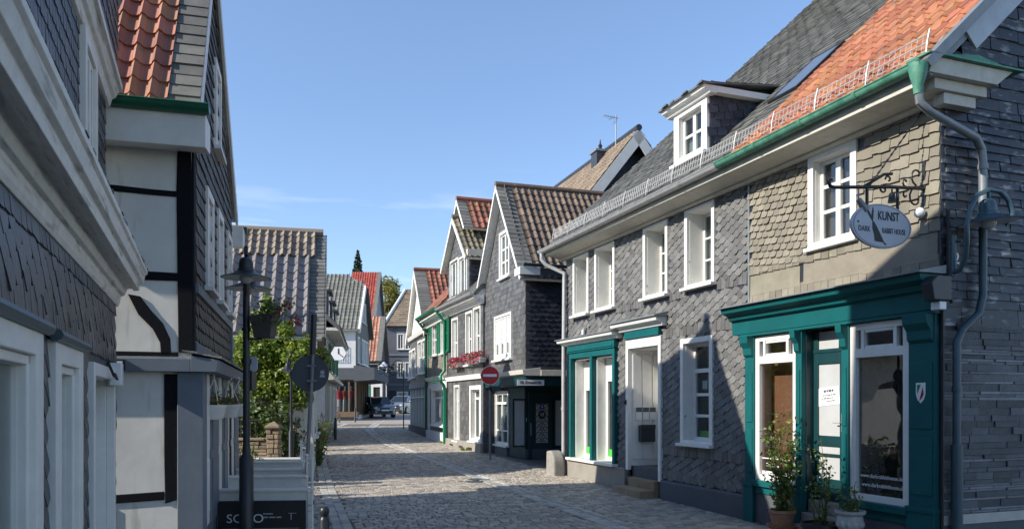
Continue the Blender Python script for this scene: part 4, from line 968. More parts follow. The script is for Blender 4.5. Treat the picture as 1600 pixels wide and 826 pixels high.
b.build('slate_cladding', M['slate_near'], Lh)
for i, h in enumerate(lw+more):
    w = window(Lh, *h, dep=.07, cas=.17, proud=.05, cols=2, bars=(), curt='lace', topcas=.13, sill=.05, fm='white_frame')
    m = MB(); x0, x1, z0, z1 = h      # stepped inner moulding
    m.box(x0,x0+.05,-.04,.02,z0,z1); m.box(x1-.05,x1,-.04,.02,z0,z1); m.box(x0,x1,-.04,.02,z1-.05,z1-.001); m.build('moulding', M['white_frame'], w, bevel=.008)
    m = MB(); m.tube([(x0-.24, .06, z1+.15),(x1+.24, .06, z1+.15)], .035, 8); m.build('drip_roll', M['pipe_teal'], w, smooth=40)
b = MB(); x0, x1, z0, z1 = ld
b.box(x0-.09,x0,-.02,.05,-.2,z1+.1); b.box(x1,x1+.09,-.02,.05,-.2,z1+.1); b.box(x0,x1,-.02,.05,z1,z1+.1); b.box(x0-.01,x0+.005,-.5,-.02,-.2,z1); b.box(x1-.005,x1+.01,-.5,-.02,-.2,z1)
b.box(x0,x1,-.5,-.02,z1-.01,z1+.01); de = b.build('side_entrance', M['white'], Lh, bevel=.006)
b = MB(); b.box(x0,x1,-.24,-.2,1.64,z1-.01); b.build('transom_panel', M['render_dk'], de); b = MB(); b.box(x0,x1,-.24,-.19,-.2,1.635); b.build('door', M['white'], de, bevel=.006)
b = MB(); b.box(.5,.66,.02,.12,1.9,2.1); al = b.build('meter_box', M['signwhite'], Lh, bevel=.008)
b = MB(); b.tube([(1.1,.06,2.08),(.98,.09,1.98),(.82,.1,1.95),(.66,.07,2.0)], .012, 5); b.build('cable', M['black'], Lh)
for h in [up]+up2: window(Lh, *h, y=-.08, dep=.02, cas=.1, proud=.05, cols=2, bars=(.5,), curt='lace', fm='white_frame', simple=True)
b = MB()
b.prism([(0,2.68),(.02,2.68),(.035,2.71),(.045,2.78),(.075,2.79),(.09,2.82),(.1,2.855),(.145,2.86),(.155,2.84),(.205,2.845),(.215,2.91),(.245,2.925),(.262,2.995),(.28,3.01),(.28,3.05),(0,3.05)], -.1, LW, 'x')
b.build('main_cornice', M['white_old'], Lh, bevel=.004)
b = MB(); slates(b, frameT((-.1,.274,3.051), (1,0,0), (0,-1,.04)), 0, LW, 0, .35, .1, .1, None, 'rect', lift=.003, jit=.3); b.build('cornice_slates', M['slate_roof'], Lh)
b = MB(); b.prism([(-.08,4.6),(-.05,4.61),(-.03,4.68),(.0,4.7),(.03,4.76),(.06,4.77),(.06,4.83),(-.08,4.855)], -.08, LW, 'x'); b.build('upper_cornice', M['white_old'], Lh, bevel=.004)
b = MB(); T = frameT((-.0,.06,ZT+.02), (1,0,0), (0,-1,.33)); slab(b, T, [(0,0),(LW,0),(LW,5.02),(0,5.02)], -.1, 0); T = frameT((-.0,-LD-.25,ZT), (1,0,0), (0,1,.33)); slab(b, T, [(0,0),(LW,0),(LW,5.02),(0,5.02)], -.1, 0); b.build('roof', M['slate_roof'], Lh)
gp = [(1.2,ZT-.2),(7.6,ZT-.2),(7.6,8.28),(4.4,10.1),(1.2,8.28)]
b = MB(); b.prism(gp, -5, -.08, 'y'); b.build('unseen_shadow_gable', M['slate_dark'], Lh)  # unseen gable added above the frame, shaped to shade the shop front
b = MB(); b.lathe([(.04,0),(.04,.1),(.02,.12)], (2.7,.1,3.12), 10); b.build('vent_pipe', M['lampblue'], Lh)
recentre(Lh, Lf, 7.5)

# ---------------- L2 : half-timbered restaurant house
Tf = Fr(-4.716, 12.92, .265, -.964)
Th = house('half_timbered_house', Tf, 'white half-timbered house with black beams, red tiled roof and green gutters')
TW, TD = 4.9, 2.8; TZ = 4.72; ta = (3.4, 7.62)
up = [(3.25,3.75,3.2,4.25),(1.95,2.45,3.2,4.3),(.55,1.05,3.2,4.3),(2.3,2.8,5.2,6.2)]
poly = [(0,2.25),(TW,2.25),(TW,TZ),ta,(0,TZ)]
b = MB(); wall(b, VT(0), poly, up); wall(b, VT(-TD), [(0,-.3),(TW,-.3),(TW,TZ),ta,(0,TZ)]); wall(b, ST(0), [(-TD,-.3),(0,-.3),(0,TZ),(-TD,TZ)])
wall(b, ST(TW), [(-TD,-.3),(0,-.3),(0,TZ),(-TD,TZ)]); b.build('wall', M['plaster'], Th)
clad(Th, VT(.004), [(.1,3.0),(TW-.2,3.0),(TW-.2,TZ),ta,(.1,TZ)], 'slate_lap', .3, .16, 'rect', up, lift=.02)
clad(Th, VT(.004), [(.45,2.42),(TW-.22,2.42),(TW-.22,2.95),(.45,2.95)], 'slate_lap', .22, .14, 'fish', lift=.02)
b = MB()
# framing of the wall that faces down the street (plane x = TW), coordinates (y, z)
X0, X1 = TW+.001, TW+.018
def beam(pts): b.prism(pts, X0, X1, 'x')
beam([(-.13,2.28),(.02,2.28),(.0,4.3),(-.01,TZ-.25),(-.14,TZ-.25),(-.15,4.0)])
beam([(-3,3.92),(-1.2,3.93),(-.8,3.945),(-.4,3.93),(-.14,3.925),(-.14,3.985),(-.4,3.99),(-.8,4.01),(-1.2,3.99),(-3,3.98)])
beam([(-3,3.03),(-1.2,3.04),(-.7,3.03),(-.13,3.035),(-.13,3.12),(-.7,3.13),(-1.2,3.12),(-3,3.12)])
beam([(-.62,2.88),(-.5,2.86),(-.4,2.72),(-.28,2.58),(-.21,2.42),(-.2,2.25),(-.3,2.25),(-.31,2.38),(-.38,2.52),(-.52,2.67)])
beam([(-3,2.24),(-.131,2.235),(-.131,2.28),(-3,2.29)])
beam([(-.27,2.05),(-.14,2.05),(-.145,1.4),(-.13,.72),(-.26,.68),(-.27,1.2)])
beam([(-3,.66),(-1.2,.69),(-.7,.7),(-.27,.72),(-.27,.81),(-.7,.79),(-1.2,.77),(-3,.75)])
beam([(-.98,-.2),(-.75,-.2),(-.76,.66),(-1.0,.66)])
beam([(-3,TZ-.25),(.0,TZ-.25),(.0,TZ-.2),(-3,TZ-.2)])
b.build('timber_frame', M['timber'], Th, bevel=.006)
b = MB(); b.box(TW-.15,TW,.0,.02,2.3,TZ-.25); b.build('corner_post', M['timber'], Th)
b = MB(); b.box(.35,TW-.15,.0,.05,2.94,3.04); b.box(.35,.5,.001,.052,2.3,2.94); b.box(.3,TW-.15,.0,.035,2.25,2.4); b.build('trim_board', M['greytrim'], Th)
for h in up: window(Th, *h, dep=.03, cas=.1, proud=.05, cols=2, bars=(.5,), curt='lace', simple=True, sill=.03)
# jetty shelf, ground-floor front
b = MB(); b.prism([(.0,2.07),(.26,2.07),(.28,2.2),(.0,2.24)], -.4, TW+.12, 'x'); b.box(TW+.001,TW+.12,-3,-.001,2.07,2.21); b.build('jetty_shelf', M['greytrim'], Th, bevel=.006)
b = MB(); slates(b, frameT((-.4,.31,2.215), (1,0,0), (0,-1,.2)), 0, TW+.54, 0, .3, .25, .12, None, 'rect', lift=.02); b.build('shelf_slates', M['stonegrey'], Th)
gy = .1
b = MB(); xs = [(TW,4.45,'w')]
b.box(-.3,TW+.03,-.1,gy,-.3,.35); b.build('base', M['greytrim'], Th)
b = MB(); b.box(TW-.3,TW+.035,-.14,gy+.02,.35,2.07); b.build('corner_pilaster', M['greytrim'], Th, bevel=.008)
for i, (u0, u1, m, d) in enumerate(((4.15,4.6,'white',0),(3.35,4.15,'greytrim',.02),(2.75,3.35,'white',.0),(2.1,2.75,'greytrim',.02),(1.7,2.1,'white',.0),(1.4,1.7,'black',.01),(.9,1.4,'white',.0),(.0,.9,'greytrim',.01))):
    b = MB(); b.box(u0+.003,u1-.003,-.1,gy+d,.35,2.07); b.box(u0+.08,u1-.08,gy+d,gy+d+.012,.5,1.1); b.box(u0+.08,u1-.08,gy+d,gy+d+.012,1.2,1.95); b.build('front_panel', M[m], Th, bevel=.005)
b = MB(); b.box(TW+.12,TW+.16,-.72,-.62,2.08,2.19); lt = b.build('wall_light', M['black'], Th); b = MB(); b.box(TW+.16,TW+.168,-.7,-.64,2.1,2.17); b.build('lamp_glass', M['signwhite'], lt)
gable_roof_front(Th, 0, TW, TZ+.28, *ta, .06, 3., 't_red', .19, .25, .065, .17, .29, bw=.16, both=True)
b = MB(); 
for x0 in (-.42, TW-.05): b = MB(); b.prism([(x0,4.42),(x0+.42,4.36),(x0+.42,4.72),(x0,4.72)], -2.8, .18, 'y'); b.build('eave_box', M['white'], Th, bevel=.008)
for sx in (-.42, TW+.4): gutter(Th, (sx,.22,TZ+.05), (sx,-2.8,TZ+.05), .085, 'gutter_green')
b = MB(); b.prism([(.15,4.9),(2.7,6.9),(2.7,7.15),(.15,6.2)], -2.7, -.3, 'y'); dm = b.build('dormer', M['slate_dark'], Th)
T = frameT((-.05,-.1,6.2), (0,-1,0), (2.75,0,1.05)); b = MB(); slab(b, T, [(0,0),(2.8,0),(2.8,2.95),(0,2.95)], -.08, .03); b.build('dormer_roof', M['t_red'], dm)
gutter(dm, (-.1,-.05,6.15), (-.1,-2.8,6.15), .07, 'gutter_green', 'dormer_gutter')
recentre(Th, Tf, 2.45)
SUNDECK = None

# ---------------- L4 : house with two-tone tiled roof beyond the garden
Vf = Fr(-5.65, 22.3, .226, -.974)
Vh = house('tan_tiled_house', Vf, 'low house behind the garden tree with tan tiles over purple glazed tiles')
VW, VD = 4.95, 9.; va = (2.5, 6.08)
b = MB(); shell(b, 0, VW, VD, -.3, 3.3, ('front',)+va, [(1.2,2.0,1.0,2.2),(3.6,4.4,1.0,2.2)]); b.build('wall', M['plaster'], Vh)
for h in [(1.2,2.0,1.0,2.2),(3.6,4.4,1.0,2.2)]: window(Vh, *h, dep=.1, cas=.08, cols=2, simple=True)
# its near slope faces the camera : built on the high-x side
def near_slope(par, xe, ze, xa, za, y0, D, parts, verge):
    d = Vector((xa-xe, 0, za-ze)); Ln = d.length
    for nm, m, f0, f1, off, tw, tl, amp, v in parts:
        T = frameT((xe, y0, ze+off), (0,-1,0), d); b = MB(); pantiles(b, T, v, D, Ln*f0, Ln*f1, tw, tl, amp, flip=True); b.build(nm, M[m], par)
    T = frameT((xe, y0, ze), (0,-1,0), d); b = MB(); slab(b, T, [(0,0),(D,0),(D,Ln),(0,Ln)], -.1, -.01); b.build('roof_deck', M['white_old'], par)
    b = MB(); slates(b, T, -.05, verge, 0, Ln, verge+.08, .14, None, 'rect', lift=.018, jit=.02, stag=False); b.build('verge_slates', M['slate_verge'], par)
    b = MB(); b.T = T; b.box(-.09,-.05,0,Ln,-.25,0); b.build('barge_board', M['slate_verge'], par)
near_slope(Vh, VW+.3, 3.2, va[0], va[1], .2, 8.5, [('lower_roof','t_glazed',0,.73,.03,.25,.34,.1,.3),('upper_roof','t_tan',.73,1.,.06,.19,.25,.065,.18)], .3)
d = Vector((va[0]+.3,0,va[1]-3.2)); T = frameT((-.3,.2,3.2), (0,-1,0), d); b = MB(); slab(b, T, [(0,0),(8.5,0),(8.5,d.length),(0,d.length)], -.1, .02); b.build('far_roof', M['t_tan'], Vh)
b = MB(); b.tube([(va[0],.2,va[1]+.05),(va[0],-8.3,va[1]+.05)], .1, 8); b.build('ridge', M['t_tan'], Vh, smooth=40)
b = MB(); T = frameT((VW+.3,.2,3.05), (0,-1,0), (va[0]-VW-.3,0,va[1]-3.2)); b.T = T; b.box(1.75,2.0,3.55,3.85,0,.16); b.build('roof_vent', M['t_tan'], Vh)
gutter(Vh, (VW+.38,.2,3.18), (VW+.38,-8,3.18), .07, 'white')
b = MB(); shutter(Vh, 4.85, 5.2, 2.35, 3.0, .03)
recentre(Vh, Vf, VW/2)

# ---------------- L5a : low slate-roofed row with green shutters and hanging clock
Wf = Fr(-8.65, 38., 2.7, -14.4)
Wh = house('green_door_row', Wf, 'low grey rendered row house with flared slate roof and dark dormers')
WW, WD = 11., 7.
b = MB(); wl_ = [(u, u+.8, 1.0, 2.3) for u in (1.2,4.,7.)]+[(u, u+.7, 3.0, 4.0) for u in (1.4,4.2,7.2)]
shell(b, 0, WW, WD, -.3, 4.5, ('side',-3.5,7.2), wl_); b.build('wall', M['greytrim'], Wh)
for h in wl_: window(Wh, *h, dep=.08, cas=.09, cols=2, simple=True)
for u in (1.4,4.2,7.2): shutter(Wh, u-.5, u-.1, 2.95, 4.05, .05); shutter(Wh, u+.8, u+1.2, 2.95, 4.05, .05)
b = MB(); b.prism([(0,2.55),(.3,2.55),(.3,2.65),(0,2.95)], 0, WW, 'x'); b.build('shop_canopy', M['cream'], Wh)
b = MB()
for z0, y0, z1, y1 in ((4.4,.55,4.9,0),(4.9,0,6.2,-1.),(6.2,-1.,7.5,-3.5)):
    d = Vector((0,y1-y0,z1-z0)); T = frameT((-.2,y0,z0), (1,0,0), d); slab(b, T, [(0,0),(WW+.3,0),(WW+.3,d.length),(0,d.length)], -.12, 0); slates(b, T, 0, WW+.3, 0, d.length, .28, .2, None, 'rect', lift=.025)
T = frameT((-.2,-7.3,4.5), (1,0,0), (0,3.8,3.)); slab(b, T, [(0,0),(WW+.3,0),(WW+.3,4.84),(0,4.84)], -.12, 0)
b.build('roof', M['slate_roof'], Wh)
b = MB(); b.box(-.2,WW,.0,.5,4.3,4.4); b.build('eave_board', M['white_old'], Wh)
for u in (2.4,5.6,8.8):
    b = MB(); b.box(u,u+1.1,-1.8,.05,4.75,5.8); b.box(u-.1,u+1.2,-2.2,.2,5.8,5.9); dm = b.build('dormer', M['slate_dark'], Wh); b = MB(); b.box(u+.15,u+.95,.05,.07,4.9,5.7); b.build('pane', M['glass'], dm)
b = MB(); T = frameT((4.2,-1.0,6.2), (1,0,0), (0,-2.5,1.3)); b.T = T; b.box(0,.8,.3,1.2,0,.08); b.build('skylight', M['bluewin'], Wh)
recentre(Wh, Wf, WW/2)
ck = Wf.px(532, 552, .55); cp = Wf.w(ck[0], .5, ck[1])
clk = thing('hanging_clock', cp, 0, 'white hexagonal clock hanging from the green shuttered row', 'clock')
b = MB(); b.T = Matrix.Rotation(R(90), 4, 'X'); b.lathe([(.0,-.08),(.27,-.08),(.27,.08),(.0,.08)], (0,0,0), 6); b.build('clock_case', M['signwhite'], clk)
b = MB(); b.T = Matrix.Rotation(R(90), 4, 'X'); b.box(-.02,.02,-.02,.17,.081,.09); b.add([(0,.02,.085),(.18,-.12,.085),(.16,-.14,.085),(-.02,-.0,.085)], [(0,1,2,3)]); b.build('clock_hand', M['ink'], clk)
b = MB(); b.tube([(-.34,0,.1),(-.6,.0,.1)], .03, 6); b.build('bracket', M['black'], clk)

# ---------------- L5b : shop house with white wall and brown gable
Xf = Fr(-10.6, 57., .06, -1.)
Xh = house('brown_gable_shop', Xf, 'white house with brown boarded half-hipped gable over a dress shop with dark canopy')
XW, XD = 7., 9.
hx = [(1.0,1.9,4.4,6.0),(2.3,3.1,4.4,6.0),(3.4,4.2,4.4,6.0),(5.4,6.2,4.4,6.0),(2.3,2.9,7.3,8.6),(3.6,4.2,7.3,8.6)]
ap = (3.5,10.62); shopw = (.8,6.4,1.0,3.1)
b = MB(); shell(b, 0, XW, XD, .2, 6.75, ('front',)+ap, hx+[shopw]); b.build('wall', M['plaster_w'], Xh)
b = MB(); T = VT(.012); wall(b, T, [(0,3.6),(XW,3.6),(XW,6.75),ap,(0,6.75)], hx); b.build('boarding', M['slate_lap'], Xh)
for h in hx: window(Xh, *h, dep=.05, cas=.1, proud=.06, cols=2, simple=True)
d = Vector((ap[0]-XW-.4,0,ap[1]-6.45)); T = frameT((XW+.4,.3,6.45), (0,-1,0), d); Ln = d.length
hip = lambda a, v: not (v > Ln*.78 and a < (v-Ln*.78)*1.1)
b = MB(); pantiles(b, T, .08, 9.5, 0, Ln, .27, .34, .06, hip); b.build('roof', M['t_grey'], Xh); b = MB(); slab(b, T, [(0,0),(9.5,0),(9.5,Ln),(1.4,Ln),(0,Ln*.78)], -.12, -.01); b.T = T; b.box(-.04,.1,0,Ln*.78,-.3,.05); b.build('barge_board', M['white_old'], Xh)
d2 = Vector((ap[0]+.4,0,ap[1]-6.45)); T = frameT((-.4,.3,6.45), (0,-1,0), d2); b = MB(); slab(b, T, [(0,0),(9.5,0),(9.5,Ln),(1.4,Ln),(0,Ln*.78)], -.12, .03); b.build('far_roof', M['t_grey'], Xh)
zq = 6.45+(ap[1]-6.45)*.78; xq = 3.5*.22+.1
b = MB(); b.add([(ap[0]-xq,.3,zq),(ap[0]+xq,.3,zq),(ap[0],-1.1,ap[1]+.03)], [(0,1,2)]); b.build('half_hip', M['t_grey'], Xh)
b = MB(); b.prism([(0,3.1),(1.3,3.2),(1.3,3.95),(0,4.1)], -1.2, XW+.9, 'x'); b.prism([(XW+.001,3.2),(XW+.9,3.2),(XW+.9,3.95),(XW+.001,3.95)], -7, -.001, 'y'); b.build('canopy', M['render_dk'], Xh)
b = MB(); n = 5; x0, x1, z0, z1 = shopw
for i in range(n+1): xx = x0+(x1-x0)*i/n; b.box(xx-.05,xx+.05,-.05,.06,z0,z1)
b.box(x0,x1,-.05,.05,z0-.08,z0); b.build('shop_window', M['woodfl'], Xh); b = MB(); b.box(x0,x1,-.02,-.014,z0,z1); b.build('pane', M['glass'], Xh)
# window wall towards the camera
cw = (-1.3,.12,1.15,3.05)
b = MB(); b.box(XW+.002,XW+.03,cw[0]-.1,cw[1]+.1,cw[2]-.1,cw[3]+.1); b.build('display_frame', M['woodfl'], Xh)
b = MB(); b.box(XW+.03,XW+.04,cw[0],cw[1],cw[2],cw[3]); b.box(XW+.04,XW+.9,cw[1]-.02,cw[1],cw[2],cw[3]); b.build('display_back', M['dark'], Xh)
b = MB(); b.box(XW+.9,XW+.91,cw[0],cw[1],cw[2],cw[3]); b.build('display_pane', M['glass'], Xh)
b = MB()
for yy in (cw[0],-.3,cw[1]): b.box(XW+.88,XW+.93,yy-.05,yy+.05,cw[2],cw[3])
b.box(XW+.04,XW+.93,cw[0]-.1,cw[1]+.1,cw[2]-.35,cw[2]); b.build('display_post', M['woodfl'], Xh)
b = MB(); b.box(XW+.003,XW+.95,-6.,.16,.3,.74); b.build('plinth', M['slate_dark'], Xh)
b = MB(); b.box(XW+.003,XW+.04,-2.1,-1.1,4.75,6.1); wf = b.build('window', M['white'], Xh); b = MB(); b.box(XW+.04,XW+.045,-2.0,-1.2,4.85,6.0); b.build('pane', M['dark'], wf)
b = MB()
for k in range(9): yy = -2.2+k*.15; b.tube([(XW+.25,yy,4.7),(XW+.25,yy,5.7)], .015, 4)
for zz in (4.7,5.2,5.7): b.tube([(XW+.05,-2.2,zz),(XW+.25,-2.2,zz),(XW+.25,-1.,zz),(XW+.05,-1.,zz)], .02, 4)
b.build('window_grille', M['black'], Xh)
mx = []
for k, (yy, top, bot, lab) in enumerate(((-.98,'signred','lace','mannequin in red jacket and white trousers in the dress shop window'),(-.6,'fl_or','lace','mannequin in salmon top in the dress shop window'),(-.22,'fl_red','bollard','mannequin in dark red top and dark skirt in the dress shop window'))):
    p = Xf.w(XW+.5, yy, 1.1); mq = thing('mannequin', p, rnd(-.3,.3), lab, 'mannequin', 'mannequins in the dress shop')
    b = MB(); b.lathe([(.0,0),(.16,.0),(.15,.3),(.14,.8),(.11,.88)], (0,0,0), 10); b.build('trousers', M[bot], mq, smooth=50)
    b = MB(); b.lathe([(.13,.8),(.12,.95),(.17,1.2),(.19,1.35),(.06,1.44),(.05,1.5)], (0,0,0), 10)
    for s_ in (-1,1): b.tube([(s_*.18,0,1.36),(s_*.25,.02,1.1),(s_*.22,.06,.85)], [.055,.045,.035], 7)
    b.build('jacket', M[top], mq, smooth=50); b = MB(); b.ball((0,0,1.6),(.08,.09,.11)); b.build('head', M['cream'], mq, smooth=60)
recentre(Xh, Xf, 3.5)

# ---------------- far houses where the street bends away
def far_gable(name, fr, W, D, z0, ze, xa, za, wm, rm, label, holes=(), **k):
    h = house(name, fr, label); b = MB(); shell(b, 0, W, D, z0, ze, ('front', xa, za)); b.build('wall', M[wm], h)
    for q in holes: window(h, *q, y=.02, dep=.0, cas=.1, proud=.05, cols=2, bars=(.5,), curt=None, simple=True)
    for sx in (0,1):
        xe = -.4 if sx == 0 else W+.4; xr = 0 if sx == 0 else W; s_ = (za-ze)/(xa-xr); zee = ze+s_*(xe-xr); d = Vector((xa-xe,0,za-zee)); T = frameT((xe,.3,zee), (0,-1,0), d)
        b = MB(); pantiles(b, T, .4, D, 0, d.length, .3, .4, .06, flip=True); b.build('roof', M[rm], h); b = MB(); slab(b, T, [(0,0),(D,0),(D,d.length),(0,d.length)], -.12, -.01); slab(b, T, [(-.05,0),(.45,0),(.45,d.length),(-.05,d.length)], -.3, .06); b.build('verge', M['slate_verge'], h)
    recentre(h, fr, W/2); return h
def AT(px, py, Y): return (px-800)/1200*Y, EYE+(628-py)/1200*Y
# roofs whose near slopes face the camera (frame x towards the camera)
far_gable('red_roofed_house', Fr(-17.9, 107., .05, -1.), 11., 3.8, .5, 12.2, 5.5, 18.9, 'slate_far', 't_bright', 'tall distant house with bright red roof behind the brown gable')
sh_ = far_gable('striped_roof_house', Fr(-12.25, 74.5, .05, -1.), 6., 6., .5, 5.9, 3., 9.7, 'slate_far', 't_strip', 'small distant slate house with orange and white striped tile roof')
f = Fr(-11.95, 74.5, .05, -1.)
def fpart(bm, nm, m, y, z, par=None): o = bm.build(nm, M[m], par or sh_, bevel=.005); o.location = (0,0,0) if par else (3.06, y, z-sh_.location.z); return o
b = MB(); b.box(0,.08,-.95,-.01,0,2.3); fpart(b, 'gate_leaf', 'green', -1.6, .9); b = MB(); b.box(0,.08,.01,.95,0,2.3); fpart(b, 'gate_leaf', 'green', -1.6, .9)
b = MB(); b.box(0,.1,-.5,-.3,0,2.6); b.box(0,.1,.3,.5,0,2.6); b.box(0,.1,-.3,.3,2.2,2.6); b.box(0,.1,-.3,.3,1.2,1.35); df = fpart(b, 'door', 'white', -.1, .9); b = MB(); b.box(0,.02,-.3,.3,0,2.2); fpart(b, 'door_leaf', 'dark', 0, 0, df)
b = MB(); b.box(0,.06,-.7,.7,-.5,.5); wf = fpart(b, 'window', 'white', -.6, 4.7); b = MB(); b.box(.06,.07,-.6,.6,-.4,.4); fpart(b, 'pane', 'dark', 0, 0, wf)
far_gable('white_far_house', Fr(-16.6, 92., .95, .1), 5.6, 8., .5, 7.6, 2.8, 10., 'plaster_w', 't_grey', 'small white gabled house closing the street bend', [(1.0,1.6,3.8,5.2),(2.2,2.8,3.8,5.2),(1.0,2.6,1.0,2.8)])
# blue-grey three storey house
Zf = Fr(-9.2, 75.5, -.98, -.05)      # faces down the street towards the camera
Zh = house('blue_grey_house', Zf, 'tall blue-grey slate house in shade at the end of the street with paired windows')
b = MB(); ZW = 3.1; zh = [(.45,1.05,2.6+dz,4.+dz) for dz in (1.6,4.7)]+[(1.25,1.85,2.6+dz,4.+dz) for dz in (1.6,4.7)]
wins = []
for z0, z1 in ((4.2,5.6),(7.0,8.4)):
    for a in (.5,1.25,): wins.append((a+.25,a+.75,z0,z1))
shell(b, -2.5, ZW, 9., .4, 9.4, None, wins); b.build('wall', M['slate_far'], Zh)
for h in wins: window(Zh, *h, dep=.08, cas=.1, proud=.05, cols=2, bars=(), curt='lace', simple=True)
for zz in (3.4,6.3,): b = MB(); b.box(-2.5,ZW+.05,0,.1,zz,zz+.18); b.build('string_course', M['greytrim'], Zh)
b = MB(); T = frameT((ZW+.3,.3,9.2), (-1,0,0), (0,-1,1.05)); ok = lambda a, v: v < 5.4
slates(b, T, 0, 6, 0, 5.6, .6, .3, lambda a, v: a > v*.32, 'rect', lift=.04); slab(b, T, [(0,0),(6,0),(6,5.6),(1.8,5.6)], -.12, 0); b.build('roof', M['t_fade'], Zh)
b = MB(); b.tube([T @ Vector((0,0,.05)), T @ Vector((1.8,5.6,.05))], .16, 6); b.build('verge', M['white'], Zh)
for x0 in (ZW-.9, .2): b = MB(); b.box(x0,x0+.7,0,.06,.5,2.9); b.build('door', M['bollard'], Zh)
b = MB(); b = MB(); b.box(1.0,2.1,0,.05,1.1,2.8); b.build('shop_window', M['white'], Zh); b = MB(); b.box(1.1,2.0,.05,.06,1.2,2.7); b.build('pane', M['glass'], Zh)
recentre(Zh, Zf, 1.5)
# ================================================================== road
RL = [(4,-.35),(10.94,-2.45),(15.4,-3.75),(21.3,-5.35),(29,-7.2),(39.9,-9.3),(52,-10.2),(75,-11)]
RR = [(4,6.3),(8.57,4.75),(17.7,1.4),(24.1,-.85),(28.15,-2.3),(31.95,-3.35),(38,-4.9),(52,-6.5),(75,-8)]
def lerp(t, Y):
    for (y0,x0),(y1,x1) in zip(t, t[1:]):
        if Y <= y1: return x0+(x1-x0)*(Y-y0)/(y1-y0)
    return t[-1][1]
def chanR(Y): return lerp(RR, Y)-2.2
def chanL(Y): return lerp(RL, Y)-.0+.05
b = MB(); sb = MB()
def stone(m, x, y, w, l, h, skew=.33, tilt=.006):
    zt = [rnd(-tilt, tilt) for _ in range(4)]; c = .9
    P = [(-.5,-.5),(.5,-.5),(.5,.5),(-.5,.5)]; jx = [(rnd(-.05,.05), rnd(-.05,.05)) for _ in P]
    def q(px_, py_, s, z):
        X = x+px_*w*s+py_*l*s*-skew; Y = y+py_*l*s+px_*w*s*skew
        return (X, Y, gz(Y)+z)
    lo = [q(p[0]+j[0], p[1]+j[1], 1, -.03) for p, j in zip(P, jx)]; mid = [q(p[0]+j[0], p[1]+j[1], .98, h-.008) for p, j in zip(P, jx)]; hi = [q(p[0]+j[0]*.8, p[1]+j[1]*.8, c, h+t) for p, j, t in zip(P, jx, zt)]
    fs = [(8,9,10,11)]
    for k in range(4): k2 = (k+1) % 4; fs += [(k,k2,4+k2,4+k),(4+k,4+k2,8+k2,8+k)]
    m.add(lo+mid+hi, fs)
V = 7.5
while V < 44:
    big = 1. if V < 22 else 1.25
    pl = .128*big
    x = -14.+rnd(0,.15)
    while x < 6.5:
        w_ = rnd(.12,.185)*big; xx = x+w_/2; Y = V+.33*(xx+1)*1.0
        x += w_
        if Y < 7 or Y > 46: continue
        xl, xr = lerp(RL, Y)-.9, lerp(RR, Y)-.02
        if xx < xl or xx > xr: continue
        cl, cr = chanL(Y), chanR(Y)
        if abs(xx-cl) < .16 or abs(xx-cr) < .24: continue
        und = .012*noise.noise(Vector((xx*.8, Y*.8, 0)))
        stone(b, xx, Y, w_-.014, pl-.014, und)
    V += pl
road = b.build('road', M['cobble']); tag(road, kind='structure')
for fn, n, wd in ((chanR, 3, .15),(chanL, 2, .15)):
    for k in range(n):
        Y = 7.
        while Y < 50:
            l = rnd(.18,.3); x = fn(Y)+(k-(n-1)/2)*wd; sk = (fn(Y)-fn(Y+.5))/.5
            stone(sb, x, Y, wd-.015, l-.015, .006-(.012 if k == 1 and n == 3 else 0), sk, .003); Y += l
tag(sb.build('gutter_channel', M['sett']), kind='structure')
b = MB()                                                   # jointing bed and the far carriageway
ys = [5+i*1.5 for i in range(47)]; vs = []
for y in ys:
    for x in (lerp(RL, y)-1.2, lerp(RR, y)+.3): vs.append((x, y, gz(y)-.012))
b.add(vs, [(2*i,2*i+1,2*i+3,2*i+2) for i in range(len(ys)-1)]); tag(b.build('road_bed', M['joint']), kind='structure')
b = MB(); vs = []
ys = [44+i*2 for i in range(30)]
for y in ys:
    for x in (lerp(RL, y)-3, lerp(RR, y)+.5): vs.append((x, y, gz(y)+.004))
b.add(vs, [(2*i,2*i+1,2*i+3,2*i+2) for i in range(len(ys)-1)]); tag(b.build('far_road', M['cobble']), kind='structure')
# raised garden ground behind the terrace
b = MB(); b.prism([(-4.85,13.3),(-5.0,14.6),(-5.0,17.6),(-14,17.6),(-14,13.0)], -.2, .45, 'z'); tag(b.build('garden_ground', M['soil']), kind='structure')

# ================================================================== street things
def ground_at(X, Y): return (X, Y, gz(Y))
# no-entry sign
p = (-.62, 21.6); nz = thing('no_entry_sign', ground_at(*p), R(0), 'round red no entry sign on a grey pole at the corner', 'road sign')
zc = EYE+(628-586)/1200*21.6-gz(21.6); rr = .265
b = MB(); b.tube([(.0,.05,0),(.0,.05,zc+.3)], .035, 10); b.build('pole', M['lead'], nz, smooth=40)
RX = Matrix.Rotation(R(90), 4, 'X')
b = MB(); b.T = Matrix.Translation((0,0,zc)) @ RX; b.lathe([(0,-.012),(rr,-.012),(rr,.006),(0,.006)], (0,0,0), 32); b.build('sign_rim', M['signwhite'], nz)
b = MB(); b.T = Matrix.Translation((0,0,zc)) @ RX; b.lathe([(0,.0062),(rr*.95,.0062),(rr*.95,.009),(0,.009)], (0,0,0), 32); b.build('sign_face', M['signred'], nz)
b = MB(); b.box(-rr*.72,rr*.72,-.013,-.0092,zc-rr*.14,zc+rr*.14); b.build('sign_bar', M['signwhite'], nz)
b = MB(); b.box(-.02,.3,-.02,.05,zc-.42,zc-.3); b.ball((.0,-.02,zc-.36),.06); b.build('clamp', M['bollard'], nz)
